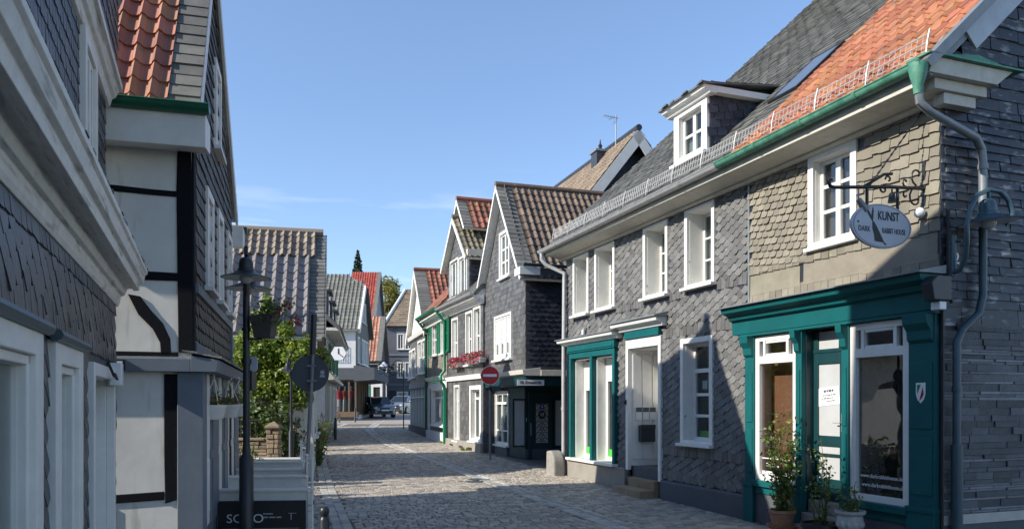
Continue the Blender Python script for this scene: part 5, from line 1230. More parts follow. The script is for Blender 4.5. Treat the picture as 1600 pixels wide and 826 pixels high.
# back of a round sign
Y = 12.4; X = (485-800)/1200*Y
rs = thing('traffic_sign', ground_at(X, Y), R(8), 'round traffic sign seen from its grey back on a leaning pole', 'road sign')
zc = EYE+(628-583)/1200*Y-gz(Y); rr = 28.5/1200*Y
b = MB(); b.tube([(-.09,-.03,0),(.03,-.03,zc),(.05,-.03,zc+.62)], .032, 10); b.build('pole', M['lead'], rs, smooth=40)
b = MB(); b.tube([(.035,-.03,zc+.3),(.06,-.03,zc+.95)], .05, 8); b.build('pole_top', M['bollard'], rs)
b = MB(); b.T = Matrix.Translation((0,.0,zc)) @ RX; b.lathe([(0,-.02),(rr*.96,-.02),(rr,-.008),(rr,.012),(rr*.97,.012),(rr*.97,.002),(0,.002)], (0,0,0), 40); b.build('sign_plate', M['signback'], rs)
b = MB()
for dz in (-.12,.12): b.box(-.05,.1,-.065,-.0,zc+dz-.015,zc+dz+.015)
b.build('clamp', M['lead'], rs)
b = MB(); b.T = Matrix.Translation((.19,-.004,zc+.02)) @ RX; b.lathe([(.022,0),(.034,0),(.034,.003),(.022,.003)], (0,0.0,0), 14); b.T = None; b.box(.15,.23,-.006,-.003,zc-.06,zc-.035); b.box(.155,.225,-.006,-.003,zc-.03,zc-.02); b.build('sticker', M['signboard'], rs)
# lamp hood, shared by the posts and the wall lamp
HOOD = [(0,.29),(.045,.285),(.075,.26),(.088,.21),(.09,.145),(.103,.135),(.105,.115),(.16,.082),(.23,.055),(.3,.034),(.305,.03),(.3,.028),(.22,.048),(.14,.075),(.05,.09)]
def hood(par, c, m='black', sc=1., tilt=None):
    T = Matrix.Translation(c) @ (tilt or Matrix.Identity(4)) @ Matrix.Scale(sc, 4)
    b = MB(); b.T = T; b.lathe(HOOD, (0,0,0), 28); h = b.build('lamp_hood', M[m], par, smooth=35)
    b = MB(); b.T = T; b.lathe([(0,.075),(.14,.07),(.22,.045),(.29,.027),(.28,.025),(.2,.04),(.1,.06),(0,.065)], (0,0,0), 24); b.build('reflector', M['signwhite'], h, smooth=50)
    b = MB(); b.T = T; b.ball((0,0,.03), (.08,.08,.075), 16, 10); b.build('globe', M['frost'], h, smooth=60)
    return h
def lamp_post(Y, px, ztop, zarm, label, k=1.):
    X = (px-800)/1200*Y; lp = thing('street_lamp', ground_at(X, Y), 0, label, 'street lamp', 'old style street lamps')
    g = gz(Y); b = MB(); b.lathe([(.1*k,0),(.1*k,.1),(.085*k,.12),(.085*k,1.15),(.05*k,1.2),(.045*k,1.3)], (0,0,0), 16); b.build('post_base', M['bollard'], lp, smooth=35)
    b = MB(); b.tube([(0,0,1.2),(0,0,ztop-g-.12)], .042*k, 12); b.tube([(0,0,2.3),(0,0,2.36)], .06, 12); b.tube([(0,0,2.7),(0,0,2.74)], .055, 12); b.build('post', M['bollard'], lp, smooth=35)
    return lp, g
Yl = 9.4; lp, g = lamp_post(Yl, 385, EYE+(628-440)/1200*Yl+.12, 0, 'dark street lamp post with two bell hoods beside the half-timbered house')
hz = EYE+(628-443)/1200*Yl-g
hood(lp, (.085,-.26,hz), 'bollard', .95); hood(lp, (-.115,.42,hz-.03), 'bollard', .95)
b = MB()
for cx, cy in ((.085,-.26),(-.115,.42)):
    b.tube([(0,0,hz-.25),(cx*.2,cy*.2,hz+.02),(cx*.5,cy*.5,hz+.3),(cx*.85,cy*.85,hz+.4),(cx,cy,hz+.3)] , .024, 8)
b.build('arm', M['bollard'], lp, smooth=40)
b = MB(); b.box(.0,.2,-.03,.03,EYE+(628-528)/1200*Yl-g-.02,EYE+(628-528)/1200*Yl-g+.0); b.box(.03,.06,.02,.2,1.98,2.22); b.build('bracket', M['bollard'], lp)
b = MB(); b.prism([(.0,2.2),(.1,2.21),(.125,2.24),(.125,2.36),(.1,2.39),(0,2.39)], .03,.05,'y'); b.build('sign_panel', M['signboard'], lp, bevel=.004)
# flower basket carried by the lamp
Xb, zb = (414-800)/1200*Yl, EYE+(628-528)/1200*Yl
fb = thing('lamp_basket', (Xb, Yl-.02, zb), 0, 'square dark planter of red geraniums fixed to the lamp post', 'planter')
b = MB(); b.add([(-.1,-.1,0),(.1,-.1,0),(.1,.1,0),(-.1,.1,0),(-.145,-.13,.26),(.145,-.13,.29),(.145,.13,.29),(-.145,.13,.26)], [(0,3,2,1),(0,1,5,4),(1,2,6,5),(2,3,7,6),(3,0,4,7),(4,5,6,7)]); b.build('planter_box', M['lead'] if False else M['slate_lap'], fb, bevel=.01)
b1 = MB(); b2 = MB()
for k in range(420):
    p = Vector((rnd(-.12,.36)*rnd(.3,1.), rnd(-.14,.14), .3+rnd(-.14,.16))); leaf(b1, p, rnd(.03,.06))
for c in ((.36,-.05,.22),(.27,.02,.4),(.16,0,.34),(.38,.05,.2)):
    for k in range(26): leaf(b2, Vector(c)+Vector((rnd(-.05,.05),rnd(-.05,.05),rnd(-.05,.05))), .04)
b1.build('foliage', M['leaf2'], fb); b2.build('flowers', M['fl_red'], fb)
# second lamp, by the garden
Y2 = 15.2; lp2, g2 = lamp_post(Y2, 455, EYE+(628-575)/1200*Y2+.1, 0, 'slim dark lamp post standing in front of the garden tree', .6)
hz = EYE+(628-580)/1200*Y2-g2; hood(lp2, (-.02,-.16,hz-.02), 'bollard', .62); hood(lp2, (.08,.3,hz-.06), 'bollard', .62)
b = MB(); b.tube([(0,0,hz-.2),(0,-.08,hz+.2),(-.01,-.16,hz+.26),(-.02,-.16,hz+.15)], .02, 6); b.tube([(0,0,hz-.2),(.04,.2,hz+.18),(.08,.3,hz+.12)], .02, 6); b.build('arm', M['bollard'], lp2)
gs = thing('finger_sign', ((432-800)/1200*17.0, 17.0, gz(17.0)), R(4), 'pale double finger sign on a post in the garden', 'sign')
b = MB(); b.tube([(.24,.03,0),(.24,.03,2.6)], .025, 8); b.build('post', M['bollard'], gs)
b = MB()
for z0, z1 in ((2.4,2.57),(2.24,2.34)): b.prism([(-.24,(z0+z1)/2),(-.18,z1),(.22,z1),(.22,z0),(-.18,z0)], -.012, .012, 'y')
b.build('sign_arm', M['signback'], gs)
b = MB(); b.box(-.12,.16,-.016,-.013,2.49,2.52); b.box(-.1,.12,-.016,-.013,2.44,2.46); b.build('line_of_lettering', M['signwhite'], gs)
# wall lamp on the corner shop
wl = thing('wall_lamp', R1.w(-.06,-.1,3.2), R1.rot, 'blue-grey gooseneck lamp with wide hood on the corner of the shop house', 'wall lamp')
def q(px, py, u): 
    a = R1.pu(px, py, u); return (u+.06, a[0]+.1, a[1]-3.2)
u_ = -.32
b = MB(); b.tube([q(1487,368,-.06), q(1487,432,-.06)], .05, 8); b.tube([q(1487,376,-.06), q(1503,376,-.15)], .02, 8); b.build('wall_bracket', M['lampblue'], wl, bevel=.004)
pts = [(1488,427),(1500,421),(1509,402),(1511,375),(1511,352),(1516,325),(1527,305),(1545,296),(1562,299),(1575,312),(1581,330),(1580,343)]
us = [-.08,-.16,-.24,-.3,-.32]+[u_]*7
b = MB(); b.tube([q(x,y,u) for (x,y),u in zip(pts, us)], .027, 10); b.tube([q(1580,343,u_), q(1572,352,u_)], .012, 6); b.build('gooseneck', M['lampblue'], wl, smooth=50)
c = q(1545,352,u_); hood(wl, (c[0],c[1],c[2]+.0), 'lampblue', 1.0, Matrix.Rotation(R(-5), 4, 'X'))
b = MB(); hh = q(1545,300,u_); b.tube([(c[0],c[1],c[2]+.3), (hh[0],hh[1],hh[2])], .02, 6); b.build('stem', M['lampblue'], wl)
# hanging oval sign and its iron bracket
hs = thing('hanging_sign', R1.w(.2,0,3.7), R1.rot, 'pale oval shop sign with black rabbit figure hanging from a wrought iron bracket', 'shop sign')
zr = .48
b = MB(); b.tube([(0,.02,zr),(0,.55,zr-.03),(0,1.32,zr-.11),(0,1.37,zr-.1),(0,1.39,zr-.06),(0,1.35,zr-.03)], .02, 8); b.tube([(0,.5,zr+.12),(0,.62,zr+.1),(0,.9,zr-.06)], .018, 6)
b.box(-.02,.02,0,.03,zr-.2,zr+.32)
def scroll(cy, cz, r, t0, t1, s_=1): b.tube([(0, cy+s_*r*(1-.09*k)*math.cos(t0+(t1-t0)*k/10), cz+r*(1-.09*k)*math.sin(t0+(t1-t0)*k/10)) for k in range(11)], .011, 5)
scroll(.12,zr+.14,.12,-1.4,3.6); scroll(.14,zr-.13,.13,1.4,-3.6); scroll(.3,zr+.05,.06,-2,3); scroll(.3,zr-.1,.05,2,-3); scroll(.55,zr+.05,.05,0,5); scroll(.62,zr-.06,.05,0,-5)
b.build('iron_bracket', M['black'], hs, smooth=50)
b = MB(); a0 = Vector((0,.03,zr+.9)); a1 = Vector((0,.83,zr-.05)); n = 26
for k in range(n):
    p0 = a0.lerp(a1, k/n); p1 = a0.lerp(a1, (k+.8)/n); b.tube([p0,p1], .012 if k % 2 else .007, 5)
b.build('chain', M['black'], hs)
b = MB(); b.tube([(0,.86,zr-.08),(0,.86,zr-.36)], .018, 6); b.tube([(0,.42,zr-.03),(0,.42,zr-.31)], .018, 6); b.build('hanger', M['black'], hs)
cy, cz, ra, rb = .66, -.0, .43, .245
ov = lambda f, n=40: [(cy+ra*f*math.cos(2*PI*k/n), cz+rb*f*math.sin(2*PI*k/n)) for k in range(n)]
b = MB(); b.prism(ov(1), -.018, .018, 'x'); pl = b.build('oval_plate', M['signboard'], hs, bevel=.003)
b = MB(); o1, o2 = ov(.955), ov(.935); n = 40; vs = [(-.0185,*p) for p in o1]+[(-.0185,*p) for p in o2]+[(-.0205,*p) for p in o1]+[(-.0205,*p) for p in o2]
b.add(vs, [(2*n+k,2*n+(k+1)%n,3*n+(k+1)%n,3*n+k) for k in range(n)]); b.build('rim_line', M['signback'], pl)
# figure : pixel units of the sign, 1010 x 826 over the measured region
def sp(x, y): return (cy-(x-505)/870*2*ra, cz-(y-430)/620*2*rb)
b = MB()
for poly in ([(270,200),(300,215),(345,290),(372,360),(360,375),(318,310),(285,250)],[(372,170),(380,230),(376,320),(366,375),(350,330),(350,260),(360,200)],[(360,370),(385,375),(430,450),(455,500),(500,590),(530,650),(570,685),(545,692),(510,655),(470,655),(395,648),(385,560),(362,480)]):
    b.prism([sp(*p) for p in poly], -.0205, -.0185, 'x')
b.build('rabbit_figure', M['ink'], pl)
def sgn(body, x, y, size, m='ink', bold=.002, sx=1., shear=0.):
    a = sp(x, y); text(pl, body, size, Matrix(((0,0,-1,-.0205),(-1,0,0,a[0]),(0,1,0,a[1]),(0,0,0,1))), m, sx=sx, bold=bold, shear=shear)
sgn('KUNST', 595, 290, .135, sx=.72, bold=.003); sgn('DARK', 245, 490, .085, sx=.75, bold=0); sgn('RABBIT HOUSE', 672, 495, .085, sx=.6, bold=0); sgn('in', 160, 395, .03)
for yy, zz, tl in ((.5,-.0,.0),(.98,-.22,.3)):
    b = MB(); b.tube([(0,yy,zr-.05),(0,yy,zr-.12+zz*.4)], .01, 5); b.tube([(0,yy,zr-.1+zz*.5),(.0,yy-tl*.35,zr-.2+zz*.55)], [.03,.045], 10); b.build('spotlight', M['black'] if yy < .8 else M['lead'], hs, smooth=40)
b = MB(); b.ball((0,.09,zr-.28),.06); b.build('junction_box', M['signwhite'], hs, smooth=60)
# bollards
def bollard(loc):
    t = thing('bollard', loc, 0, 'x', 'bollard', 'ball-topped metal bollards')
    b = MB(); b.lathe([(.06,0),(.06,.02),(.055,.03),(.055,.72),(.048,.74),(.035,.76)], (0,0,0), 16); b.build('shaft', M['bollard'], t, smooth=35)
    b = MB(); b.lathe([(.035,.755),(.045,.775),(.055,.81),(.05,.85),(.03,.87),(0,.875)], (0,0,0), 16); b.build('ball_cap', M['bollard'], t, smooth=60); return t
Yb = 8.6; b0 = bollard(ground_at((507-800)/1200*Yb, Yb)); b0['label'] = 'dark ball-topped bollard at the near left kerb'
b0.location.z = EYE-(790-628)/1200*Yb-.875
for px, py, Y, lab in ((499,676,22.5,'bollard at the road edge among the plants nearest the round sign'),(524,668,30.5,'bollard between the plants and the grey row house'),(555,655,47.,'bollard in front of the dress shop window')):
    c = dup(b0); c.location = ground_at((px-800)/1200*Y, Y); c['label'] = lab
pp = thing('slim_marker_post', ground_at(-5.45,38.6), 0, 'thin dark post at the bend in front of the white gable house', 'post'); b = MB(); b.tube([(0,0,0),(0,0,2.9)], .03, 8); b.tube([(0,0,2.9),(0,0,2.95)], .045, 8); b.build('pole', M['bollard'], pp)
# white terrace rails and partitions in front of the half-timbered house
def partition(X0, X1, Y, ztop, label, n=3, dz=.24, lean=0.):
    g = gz(Y); t = thing('terrace_partition', ground_at((X0+X1)/2, Y), R(5), label, 'partition', 'white terrace partitions'); L_ = (X1-X0)/2
    H = ztop-g; b = MB()
    for k in range(n): b.box(-L_+.06, L_-.06, -.02+.003*k, .015, H-.005-(k+1)*dz+.012, H-.005-k*dz)
    b.build('boards', M['white'], t, bevel=.004)
    for x in (-L_, L_-.06):
        b = MB(); b.box(x, x+.06, -.03, .03, 0, H-.02); b.build('post', M['white_old'], t, bevel=.004)
    b = MB(); b.box(-L_-.02, L_+.02, -.06, .06, H-.004, H+.03); b.build('cap_rail', M['white'], t, bevel=.006); return t
def xat(px, Y): return (px-800)/1200*Y
def zat(py, Y): return EYE+(628-py)/1200*Y
Yp = 9.75; sp_ = partition(xat(318,Yp), xat(487,Yp), Yp, zat(766,Yp), 'front white terrace partition carrying the black restaurant banner')
partition(xat(333,11.3), xat(476,11.3), 11.3, zat(745,11.3), 'second white terrace partition behind the banner'); partition(xat(347,12.4), xat(474,12.4), 12.4, zat(734,12.4), 'third white terrace partition behind the banner')
partition(xat(352,13.4), xat(473,13.4), 13.4, zat(722,13.4), 'fourth white terrace partition from the front'); partition(xat(360,14.), xat(470,14.), 14., zat(717,14.), 'rearmost white terrace partition below the stone wall')
bn = thing('restaurant_banner', (xat(410,Yp-.08), Yp-.09, gz(Yp)), R(5), 'black banner with thin white lettering fixed to the front terrace partition', 'banner')
W2 = (476-343)/1200*Yp/2; zt_ = zat(780,Yp)-gz(Yp); b = MB(); b.box(-W2,W2,-.01,.01,zt_-.72,zt_); b.build('sheet', M['blackboard'], bn)
FC = lambda x, z: Matrix(((1,0,0,x),(0,0,-1,-.0125),(0,1,0,z),(0,0,0,1)))
text(bn, 'SOTO', .155, FC(xat(388,Yp)-bn.location.x, zt_-.225), 'signwhite', sx=1.1); b = MB(); xx = xat(415,Yp)-bn.location.x
for dx, l, dz, h in ((.0,.12,-.17,.012),(.0,.06,-.215,.014),(.075,.075,-.215,.014),(.165,.06,-.215,.014)): b.box(xx+dx, xx+dx+l, -.0125, -.0105, zt_+dz, zt_+dz+h)
b.build('small_print', M['signboard'], bn)
b = MB(); b.box(-W2*.9,W2*.85,-.0125,-.0105,zt_-.35,zt_-.346); b.box(xat(458,Yp)-bn.location.x-.01,xat(458,Yp)-bn.location.x+.0,-.0125,-.0105,zt_-.24,zt_-.16); b.box(xat(458,Yp)-bn.location.x-.04,xat(458,Yp)-bn.location.x+.06,-.0125,-.0105,zt_-.162,zt_-.157); b.build('rule_line', M['signboard'], bn)
def rail_post(px, Y, ptop, label):
    t = thing('white_rail_post', ground_at(xat(px,Y), Y), 0, label, 'post', 'white posts along the terrace edge'); H = zat(ptop,Y)-gz(Y)
    b = MB(); b.tube([(0,0,0),(0,0,H)], .022, 8); b.build('tube', M['white'], t, smooth=40); b = MB(); b.ball((0,0,H),.03,8,6); b.box(-.05,.05,-.012,.012,H-.06,H-.03); b.build('cap', M['white'], t)
    b = MB(); b.box(-.025,.025,-.025,.025,H*.42,H*.47); b.build('clip', M['bollard'], t); return t
rail_post(487.5,10.4,717,'nearest white terrace post beside the banner'); rail_post(479.5,12.0,711,'white terrace post behind the round sign pole'); rail_post(471,13.6,690,'white terrace post at the far corner of the partitions')
# hanging baskets under the jetty
def basket(p, label):
    t = thing('hanging_basket', p, Tf.rot, label, 'hanging basket', 'white hanging baskets')
    b = MB(); b.lathe([(.085,0),(.1,.015),(.125,.13),(.14,.15),(.14,.17),(.125,.17),(.11,.12)], (0,0,0), 20); b.build('bowl', M['white'], t, smooth=40)
    b = MB(); b.tube([(0,0,.48),(.03,0,.5),(.035,0,.535),(0,0,.555),(-.03,0,.54)], .008, 6)
    for k in range(3): a = 2*PI*k/3+.4; b.tube([(.135*math.cos(a),.135*math.sin(a),.165),(0,0,.48)], .006, 5)
    b.build('hanger', M['white'], t)
    f = MB(); g = MB()
    for k in range(230):
        q_ = Vector((random.gauss(0,.09), random.gauss(0,.09), .2+abs(random.gauss(0,.055))-.02)); leaf(f if k % 4 else g, q_, rnd(.03,.055))
    f.build('foliage', M['leaf2'], t); g.build('flowers', M['fl_or'], t); return t
bs = []
for i, (px, lab) in enumerate(((335,'nearest white hanging flower basket under the grey jetty'),(358,'middle white hanging flower basket under the grey jetty'),(372,'white hanging flower basket farthest along the grey jetty'))):
    Y = (8.95,10.05,10.9)[i]
    if i == 0: bk0 = basket((xat(px,Y),Y,zat(655,Y)), lab); first = bk0
    else: c = dup(first); c.location = (xat(px,Y),Y,(zat(652,Y),zat(650,Y))[i-1]); c['label'] = lab; c.rotation_euler.z += 1.3*i
# guard stone at the alley corner
gsn = thing('guard_stone', R1.w(10.12,.3,gz(17.9)-.05), R1.rot, 'rounded pale guard stone beside the white downpipe at the alley', 'guard stone')
b = MB(); n = 10; prof = [(-.28,0),(-.28,.32)]+[(-.28*math.cos(PI*k/n*.5+0), .32+.3*math.sin(PI*k/n*.5)) for k in range(1,n+1)]+[(.18,.6),(.2,0)]
b.prism(prof, -.14, .14, 'y'); b.build('stone_block', M['stonegrey'], gsn, bevel=.04)
# stone garden wall with pillar
gw = thing('garden_wall', ((400-800)/1200*15.6, 15.6, .35), R(3), 'low rough sandstone garden wall with capped pillar and iron railing', 'garden wall')
b = MB(); z = 0.
while z < .62:
    h = rnd(.06,.1); x = -1.3
    while x < .24:
        l = rnd(.12,.3); b.box(x, min(x+l-.008,.26), -.1+rnd(-.015,.015), .12, z, z+h-.008); x += l
    z += h
b.build('stonework', M['stone'], gw, bevel=.012); b = MB(); b.box(-1.3,.2,-.13,.15,.625,.68); b.build('coping', M['stone'], gw, bevel=.015)
b = MB(); z = 0.; px0, px1 = xat(419,15.6)-gw.location.x, xat(437,15.6)-gw.location.x
while z < .86:
    h = rnd(.07,.11); m_ = (px0+px1)/2+rnd(-.04,.04); b.box(px0+rnd(-.012,.012),m_-.006,-.14+rnd(-.012,.012),.12,z,z+h-.008); b.box(m_+.004,px1+rnd(-.012,.012),-.14+rnd(-.012,.012),.12,z,z+h-.008); z += h
b.build('pillar', M['stone'], gw, bevel=.014); b = MB(); b.box(px0-.03,px1+.03,-.18,.16,.875,.93); b.add([(px0-.02,-.17,.93),(px1+.02,-.17,.93),(px1+.02,.15,.93),(px0-.02,.15,.93),((px0+px1)/2,-.01,1.02)], [(0,1,4),(1,2,4),(2,3,4),(3,0,4)]); b.build('pillar_cap', M['stone'], gw, bevel=.012)
b = MB()
for k in range(13): x = -1.2+k*.1; b.tube([(x,0,.68),(x,0,1.05)], .01, 4)
b.tube([(-1.3,0,1.03),(.1,0,1.03)], .014, 5); b.build('railing', M['black'], gw)
# white board and green strip leaning by the plants
wb = thing('white_board', (xat(472,19.),19.,gz(19.)), R(20), 'white panel with green edge standing among the plants by the tiled house', 'board'); b = MB(); b.box(-.16,.16,-.02,.02,0,1.35); b.build('panel', M['signwhite'], wb, bevel=.005); b = MB(); b.box(-.2,-.165,-.03,.03,0,1.7); b.build('edge_post', M['green'], wb)
yc = thing('wooden_chair', (xat(525,46),46,gz(46)), R(20), 'small yellow wooden chair outside the dress shop', 'chair')
for x, y in ((-.2,-.2),(.2,-.2),(-.2,.2),(.2,.2)): b = MB(); b.box(x-.03,x+.03,y-.03,y+.03,0,.5 if y < 0 else 1.0); b.build('leg', M['fl_or'] if False else M['t_tan'], yc)
b = MB(); b.box(-.25,.25,-.25,.25,.5,.56); b.build('seat', M['t_orange'], yc); b = MB()
for k in range(3): b.box(-.18,.18,.18,.21,.62+k*.13,.7+k*.13)
b.build('backrest', M['t_orange'], yc)
# ================================================================== cars
def car(name, loc, rot, label, paint):
    t = thing(name, loc, rot, label, 'car', 'cars parked at the bend')          # local -y = front
    pr = [(-2.05,.3),(-2.1,.55),(-2.0,.78),(-1.2,.95),(-.95,.98),(1.55,1.0),(1.95,.95),(2.05,.7),(2.02,.32)]
    def hw(y, z):
        w = .88; 
        if y < -1.2: w -= .22*((-1.2-y)/.9)**2
        if y > 1.3: w -= .12*((y-1.3)/.75)**2
        return w-.05*max(0, z-.7)
    b = MB(); vs = []; n = len(pr)
    prof = [(-2.08,.28),(-2.12,.5),(-2.05,.72),(-1.75,.86),(-1.0,.97),(.4,1.0),(1.5,1.02),(1.95,.98),(2.08,.75),(2.05,.3)]
    cs = [0,.35,.7,.92,1.]
    rows = []
    for y, z in prof: rows.append([(s_*k*hw(y,z), y+(.12*k*k if y < -1.8 else (-.08*k*k if y > 1.9 else 0)), z-.05*k**3) for s_, k in [(-1,c) for c in reversed(cs)]+[(1,c) for c in cs[1:]]])
    m = len(rows[0]); vs = [p for r in rows for p in r]; fs = []
    for i in range(len(rows)-1):
        for k in range(m-1): fs.append((i*m+k, i*m+k+1, (i+1)*m+k+1, (i+1)*m+k))
    lo = [(r[0][0],r[0][1],.24) for r in rows]+[(r[-1][0],r[-1][1],.24) for r in rows]; o = len(vs); vs += lo; N = len(rows)
    for i in range(N-1):
        fs.append((i*m, (i+1)*m, o+i+1, o+i)); fs.append((i*m+m-1, o+N+i, o+N+i+1, (i+1)*m+m-1)); fs.append((o+i, o+i+1, o+N+i+1, o+N+i))
    fs += [(0,)+tuple(range(1,m))+(o+N, o), tuple(range((N-1)*m, N*m))+(o+2*N-1, o+N-1)]
    b.add(vs, fs); body = b.build('body', paint, t, smooth=35)
    gh = [(-1.05,.96,.74),(-.35,1.4,.6),(.2,1.47,.58),(1.1,1.42,.57),(1.75,1.02,.68)]
    b = MB(); vs = [(s_*w, y, z) for y, z, w in gh for s_ in (-1,1)]+[(-.78,-1.05,.9),(.78,-1.05,.9),(-.74,1.75,.9),(.74,1.75,.9)]
    b.add(vs, [(2*i,2*i+1,2*i+3,2*i+2) for i in range(4)]+[(0,2,4,6,8),(1,9,7,5,3)]); b.build('greenhouse', M['carglass'], t)
    b = MB(); b.add([(s_*w*1.01, y, z+.012) for y, z, w in gh[1:4] for s_ in (-1,1)], [(0,1,3,2),(2,3,5,4)])
    for s_ in (-1,1):
        b.tube([(s_*.75,-1.03,.97),(s_*.61,-.35,1.4),(s_*.59,.2,1.475),(s_*.58,1.1,1.425),(s_*.69,1.75,1.02)], .035, 5); b.tube([(s_*.6,.3,1.45),(s_*.79,.3,.98)], .03, 5)
    b.build('roof_and_pillars', paint, t)
    b = MB(); b.box(-.55,.55,-2.13,-2.0,.34,.5); b.box(-.35,.35,-2.15,-2.0,.6,.7); b.build('grille', M['plastic'], t)
    b = MB(); b.box(-.26,.26,-2.17,-2.14,.48,.58); b.build('number_plate', M['signwhite'], t)
    for s_ in (-1,1):
        b = MB(); b.T = Matrix.Translation((s_*.6,-1.93,.68)) @ Matrix.Rotation(R(-s_*22),4,'Z'); b.ball((0,0,0),(.2,.1,.085),12,8); b.build('headlight', M['frost'], t, smooth=60)
        b = MB(); b.ball((s_*.95,-.75,1.0),(.11,.07,.075),8,6); b.build('wing_mirror', paint, t, smooth=60)
        b = MB(); b.box(s_*.62-.07,s_*.62+.07,-2.1,-2.0,.38,.44); b.build('fog_light', M['frost'], t)
        for y in (-1.3,1.3):
            b = MB(); b.T = Matrix.Translation((s_*.78,y,.31)) @ Matrix.Rotation(R(90),4,'Y'); b.lathe([(0,-.11),(.3,-.11),(.32,-.08),(.32,.08),(.3,.11),(0,.11)],(0,0,0),20); wh = b.build('wheel', M['plastic'], t, smooth=35)
            b = MB(); b.T = Matrix.Translation((s_*.9,y,.31)) @ Matrix.Rotation(R(90),4,'Y'); b.lathe([(0,-.012),(.2,-.012),(.2,.012),(0,.012)],(0,0,0),16); b.build('rim', M['zinc'], wh)
    return t
M['carglass'] = mat('car_glass', (.02,.028,.035), None, .06, spec=.9)
M['car_a'] = mat('grey_car_paint', (.2,.21,.24), None, .25, metal=.5, coat=.8); M['car_b'] = mat('silver_car_paint', (.34,.37,.42), None, .25, metal=.5, coat=.8)
Yc = 55.; car('grey_car', (xat(590,Yc), Yc, gz(Yc)), R(24), 'dark grey hatchback parked in front of the dress shop', M['car_a'])
Yc = 64.; car('silver_car', (xat(630,Yc), Yc, gz(Yc)), R(-14), 'silver hatchback half hidden behind the white gable house', M['car_b'])
# ================================================================== pots by the shop door
def pot_plant(name, fr_uw, prof, m, label, H, n, spread, seed, leafm='leaf3', size=.07, tall=0, smooth=30, extra=None):
    u, w_, z0 = fr_uw; p = R1.w(u, w_, 0); g = gz(p.y)+z0; t = thing(name, (p.x,p.y,g), 0, label, 'potted plant', None); random.seed(seed)
    b = MB(); b.lathe(prof, (0,0,0), 24, .004); b.build('pot', M[m], t, smooth=smooth)
    rt, zt = prof[-2][0], prof[-2][1]; b = MB(); b.lathe([(0,zt-.05),(rt*.95,zt-.05),(rt*.9,zt-.03),(0,zt-.02)], (0,0,0), 16); b.build('soil', M['soil'], t)
    b = MB(); f = MB()
    for k in range(n):
        a = rnd(0,2*PI); r0 = rt*.5*rnd(); hh = H*rnd(.45,1.); lean = spread*rnd(.2,1.)
        pts = []; p0 = Vector((r0*math.cos(a), r0*math.sin(a), zt-.04))
        for i in range(7):
            f_ = i/6; pts.append(p0+Vector((math.cos(a)*lean*f_**1.5+.03*math.sin(5*f_+k), math.sin(a)*lean*f_**1.5+.03*math.cos(4*f_+k*2), hh*f_-(.25*hh*f_**4 if lean > spread*.7 else 0))))
        b.tube(pts, [.008*(1-.7*i/6) for i in range(7)], 5)
        for i in range(1,7):
            for j in range(tall or 7):
                q_ = pts[i-1].lerp(pts[i], rnd()); q_ = q_+Vector((random.gauss(0,.045), random.gauss(0,.045), random.gauss(0,.03))); leaf(f, q_, size*rnd(.5,1.25))
    b.build('stem', M['stem'], t); f.build('foliage', M[leafm], t)
    if extra: extra(t)
    return t
def saucer(t): b = MB(); b.lathe([(.17,-.0),(.2,.02),(.21,.045),(.19,.045),(.17,.02),(0,.02)], (0,0,0), 24); b.build('saucer', M['terra'], t, smooth=40)
tp = R1.px(1228, 800, .33)
pot_plant('terracotta_pot_plant', (2.18,.36,.1), [(.12,.02),(.13,.03),(.165,.2),(.18,.21),(.18,.25),(.165,.25),(.15,.2)], 'terra', 'climbing plant with yellow-green leaves in a weathered terracotta pot', 1.5, 24, .2, 3, size=.07, extra=saucer)
pot_plant('black_pot_plant', (1.3,.5,-.1), [(.17,0),(.18,.01),(.225,.36),(.245,.37),(.245,.42),(.225,.42),(.21,.36)], 'plastic', 'thin bushy shrub in a large black plastic pot by the shop step', 1.15, 9, .22, 5, size=.055, tall=5)
def grip(t):
    b = MB()
    for k in range(12): a = 2*PI*k/12; b.ball((.135*math.cos(a),.135*math.sin(a),.27),(.03,.03,.05),8,6)
    b.build('relief', M['urn'], t, smooth=60)
pot_plant('urn_plant', (.9,.42,.1), [(.1,0),(.1,.03),(.06,.07),(.055,.11),(.12,.17),(.145,.25),(.15,.33),(.14,.37),(.175,.4),(.18,.43),(.155,.43),(.13,.38)], 'urn', 'small shrub in a white pedestal urn beneath the right shop window', .42, 7, .13, 8, size=.05, tall=4, extra=grip)
# climber on the frame by the door (grows from the terracotta pot)
random.seed(21)
# things on show inside the left display
ps = thing('leaning_poster', R1.w(2.42,-.16,.58), R1.rot, 'white poster with red print leaning inside the left shop window', 'poster'); b = MB(); b.T = Matrix.Rotation(R(-8),4,'Y') @ Matrix.Rotation(R(10),4,'X'); b.box(-.15,.15,-.01,.01,0,.62); b.build('board', M['signwhite'], ps); b = MB(); b.T = Matrix.Rotation(R(-8),4,'Y') @ Matrix.Rotation(R(10),4,'X'); b.box(-.08,.1,.011,.013,.08,.42); b.build('print', M['t_strip'], ps)
es = thing('wooden_easel', R1.w(.72,-.6,.46), R1.rot, 'wooden artist easel inside the right shop window', 'easel')
for x0,x1,y0,y1 in ((-.22,-.04,.1,.0),(.22,.04,.1,.0),(0,0,-.3,-.0)): b = MB(); b.tube([(x0,y0,0),(x1,y1,1.35)], .02, 6); b.build('leg', M['woodfl'], es)
b = MB(); b.box(-.25,.25,.06,.1,.4,.44); b.build('shelf', M['woodfl'], es); b = MB(); b.box(-.2,.2,.04,.06,.45,.95); b.build('canvas', M['t_orange'], es)
stl = thing('display_stool', R1.w(.98,-.85,.46), R1.rot, 'pale wooden stool inside the right shop window', 'stool')
for x, y in ((-.12,-.12),(.12,-.12),(-.12,.12),(.12,.12)): b = MB(); b.tube([(x*1.2,y*1.2,0),(x,y,.45)], .016, 6); b.build('leg', M['urn'], stl)
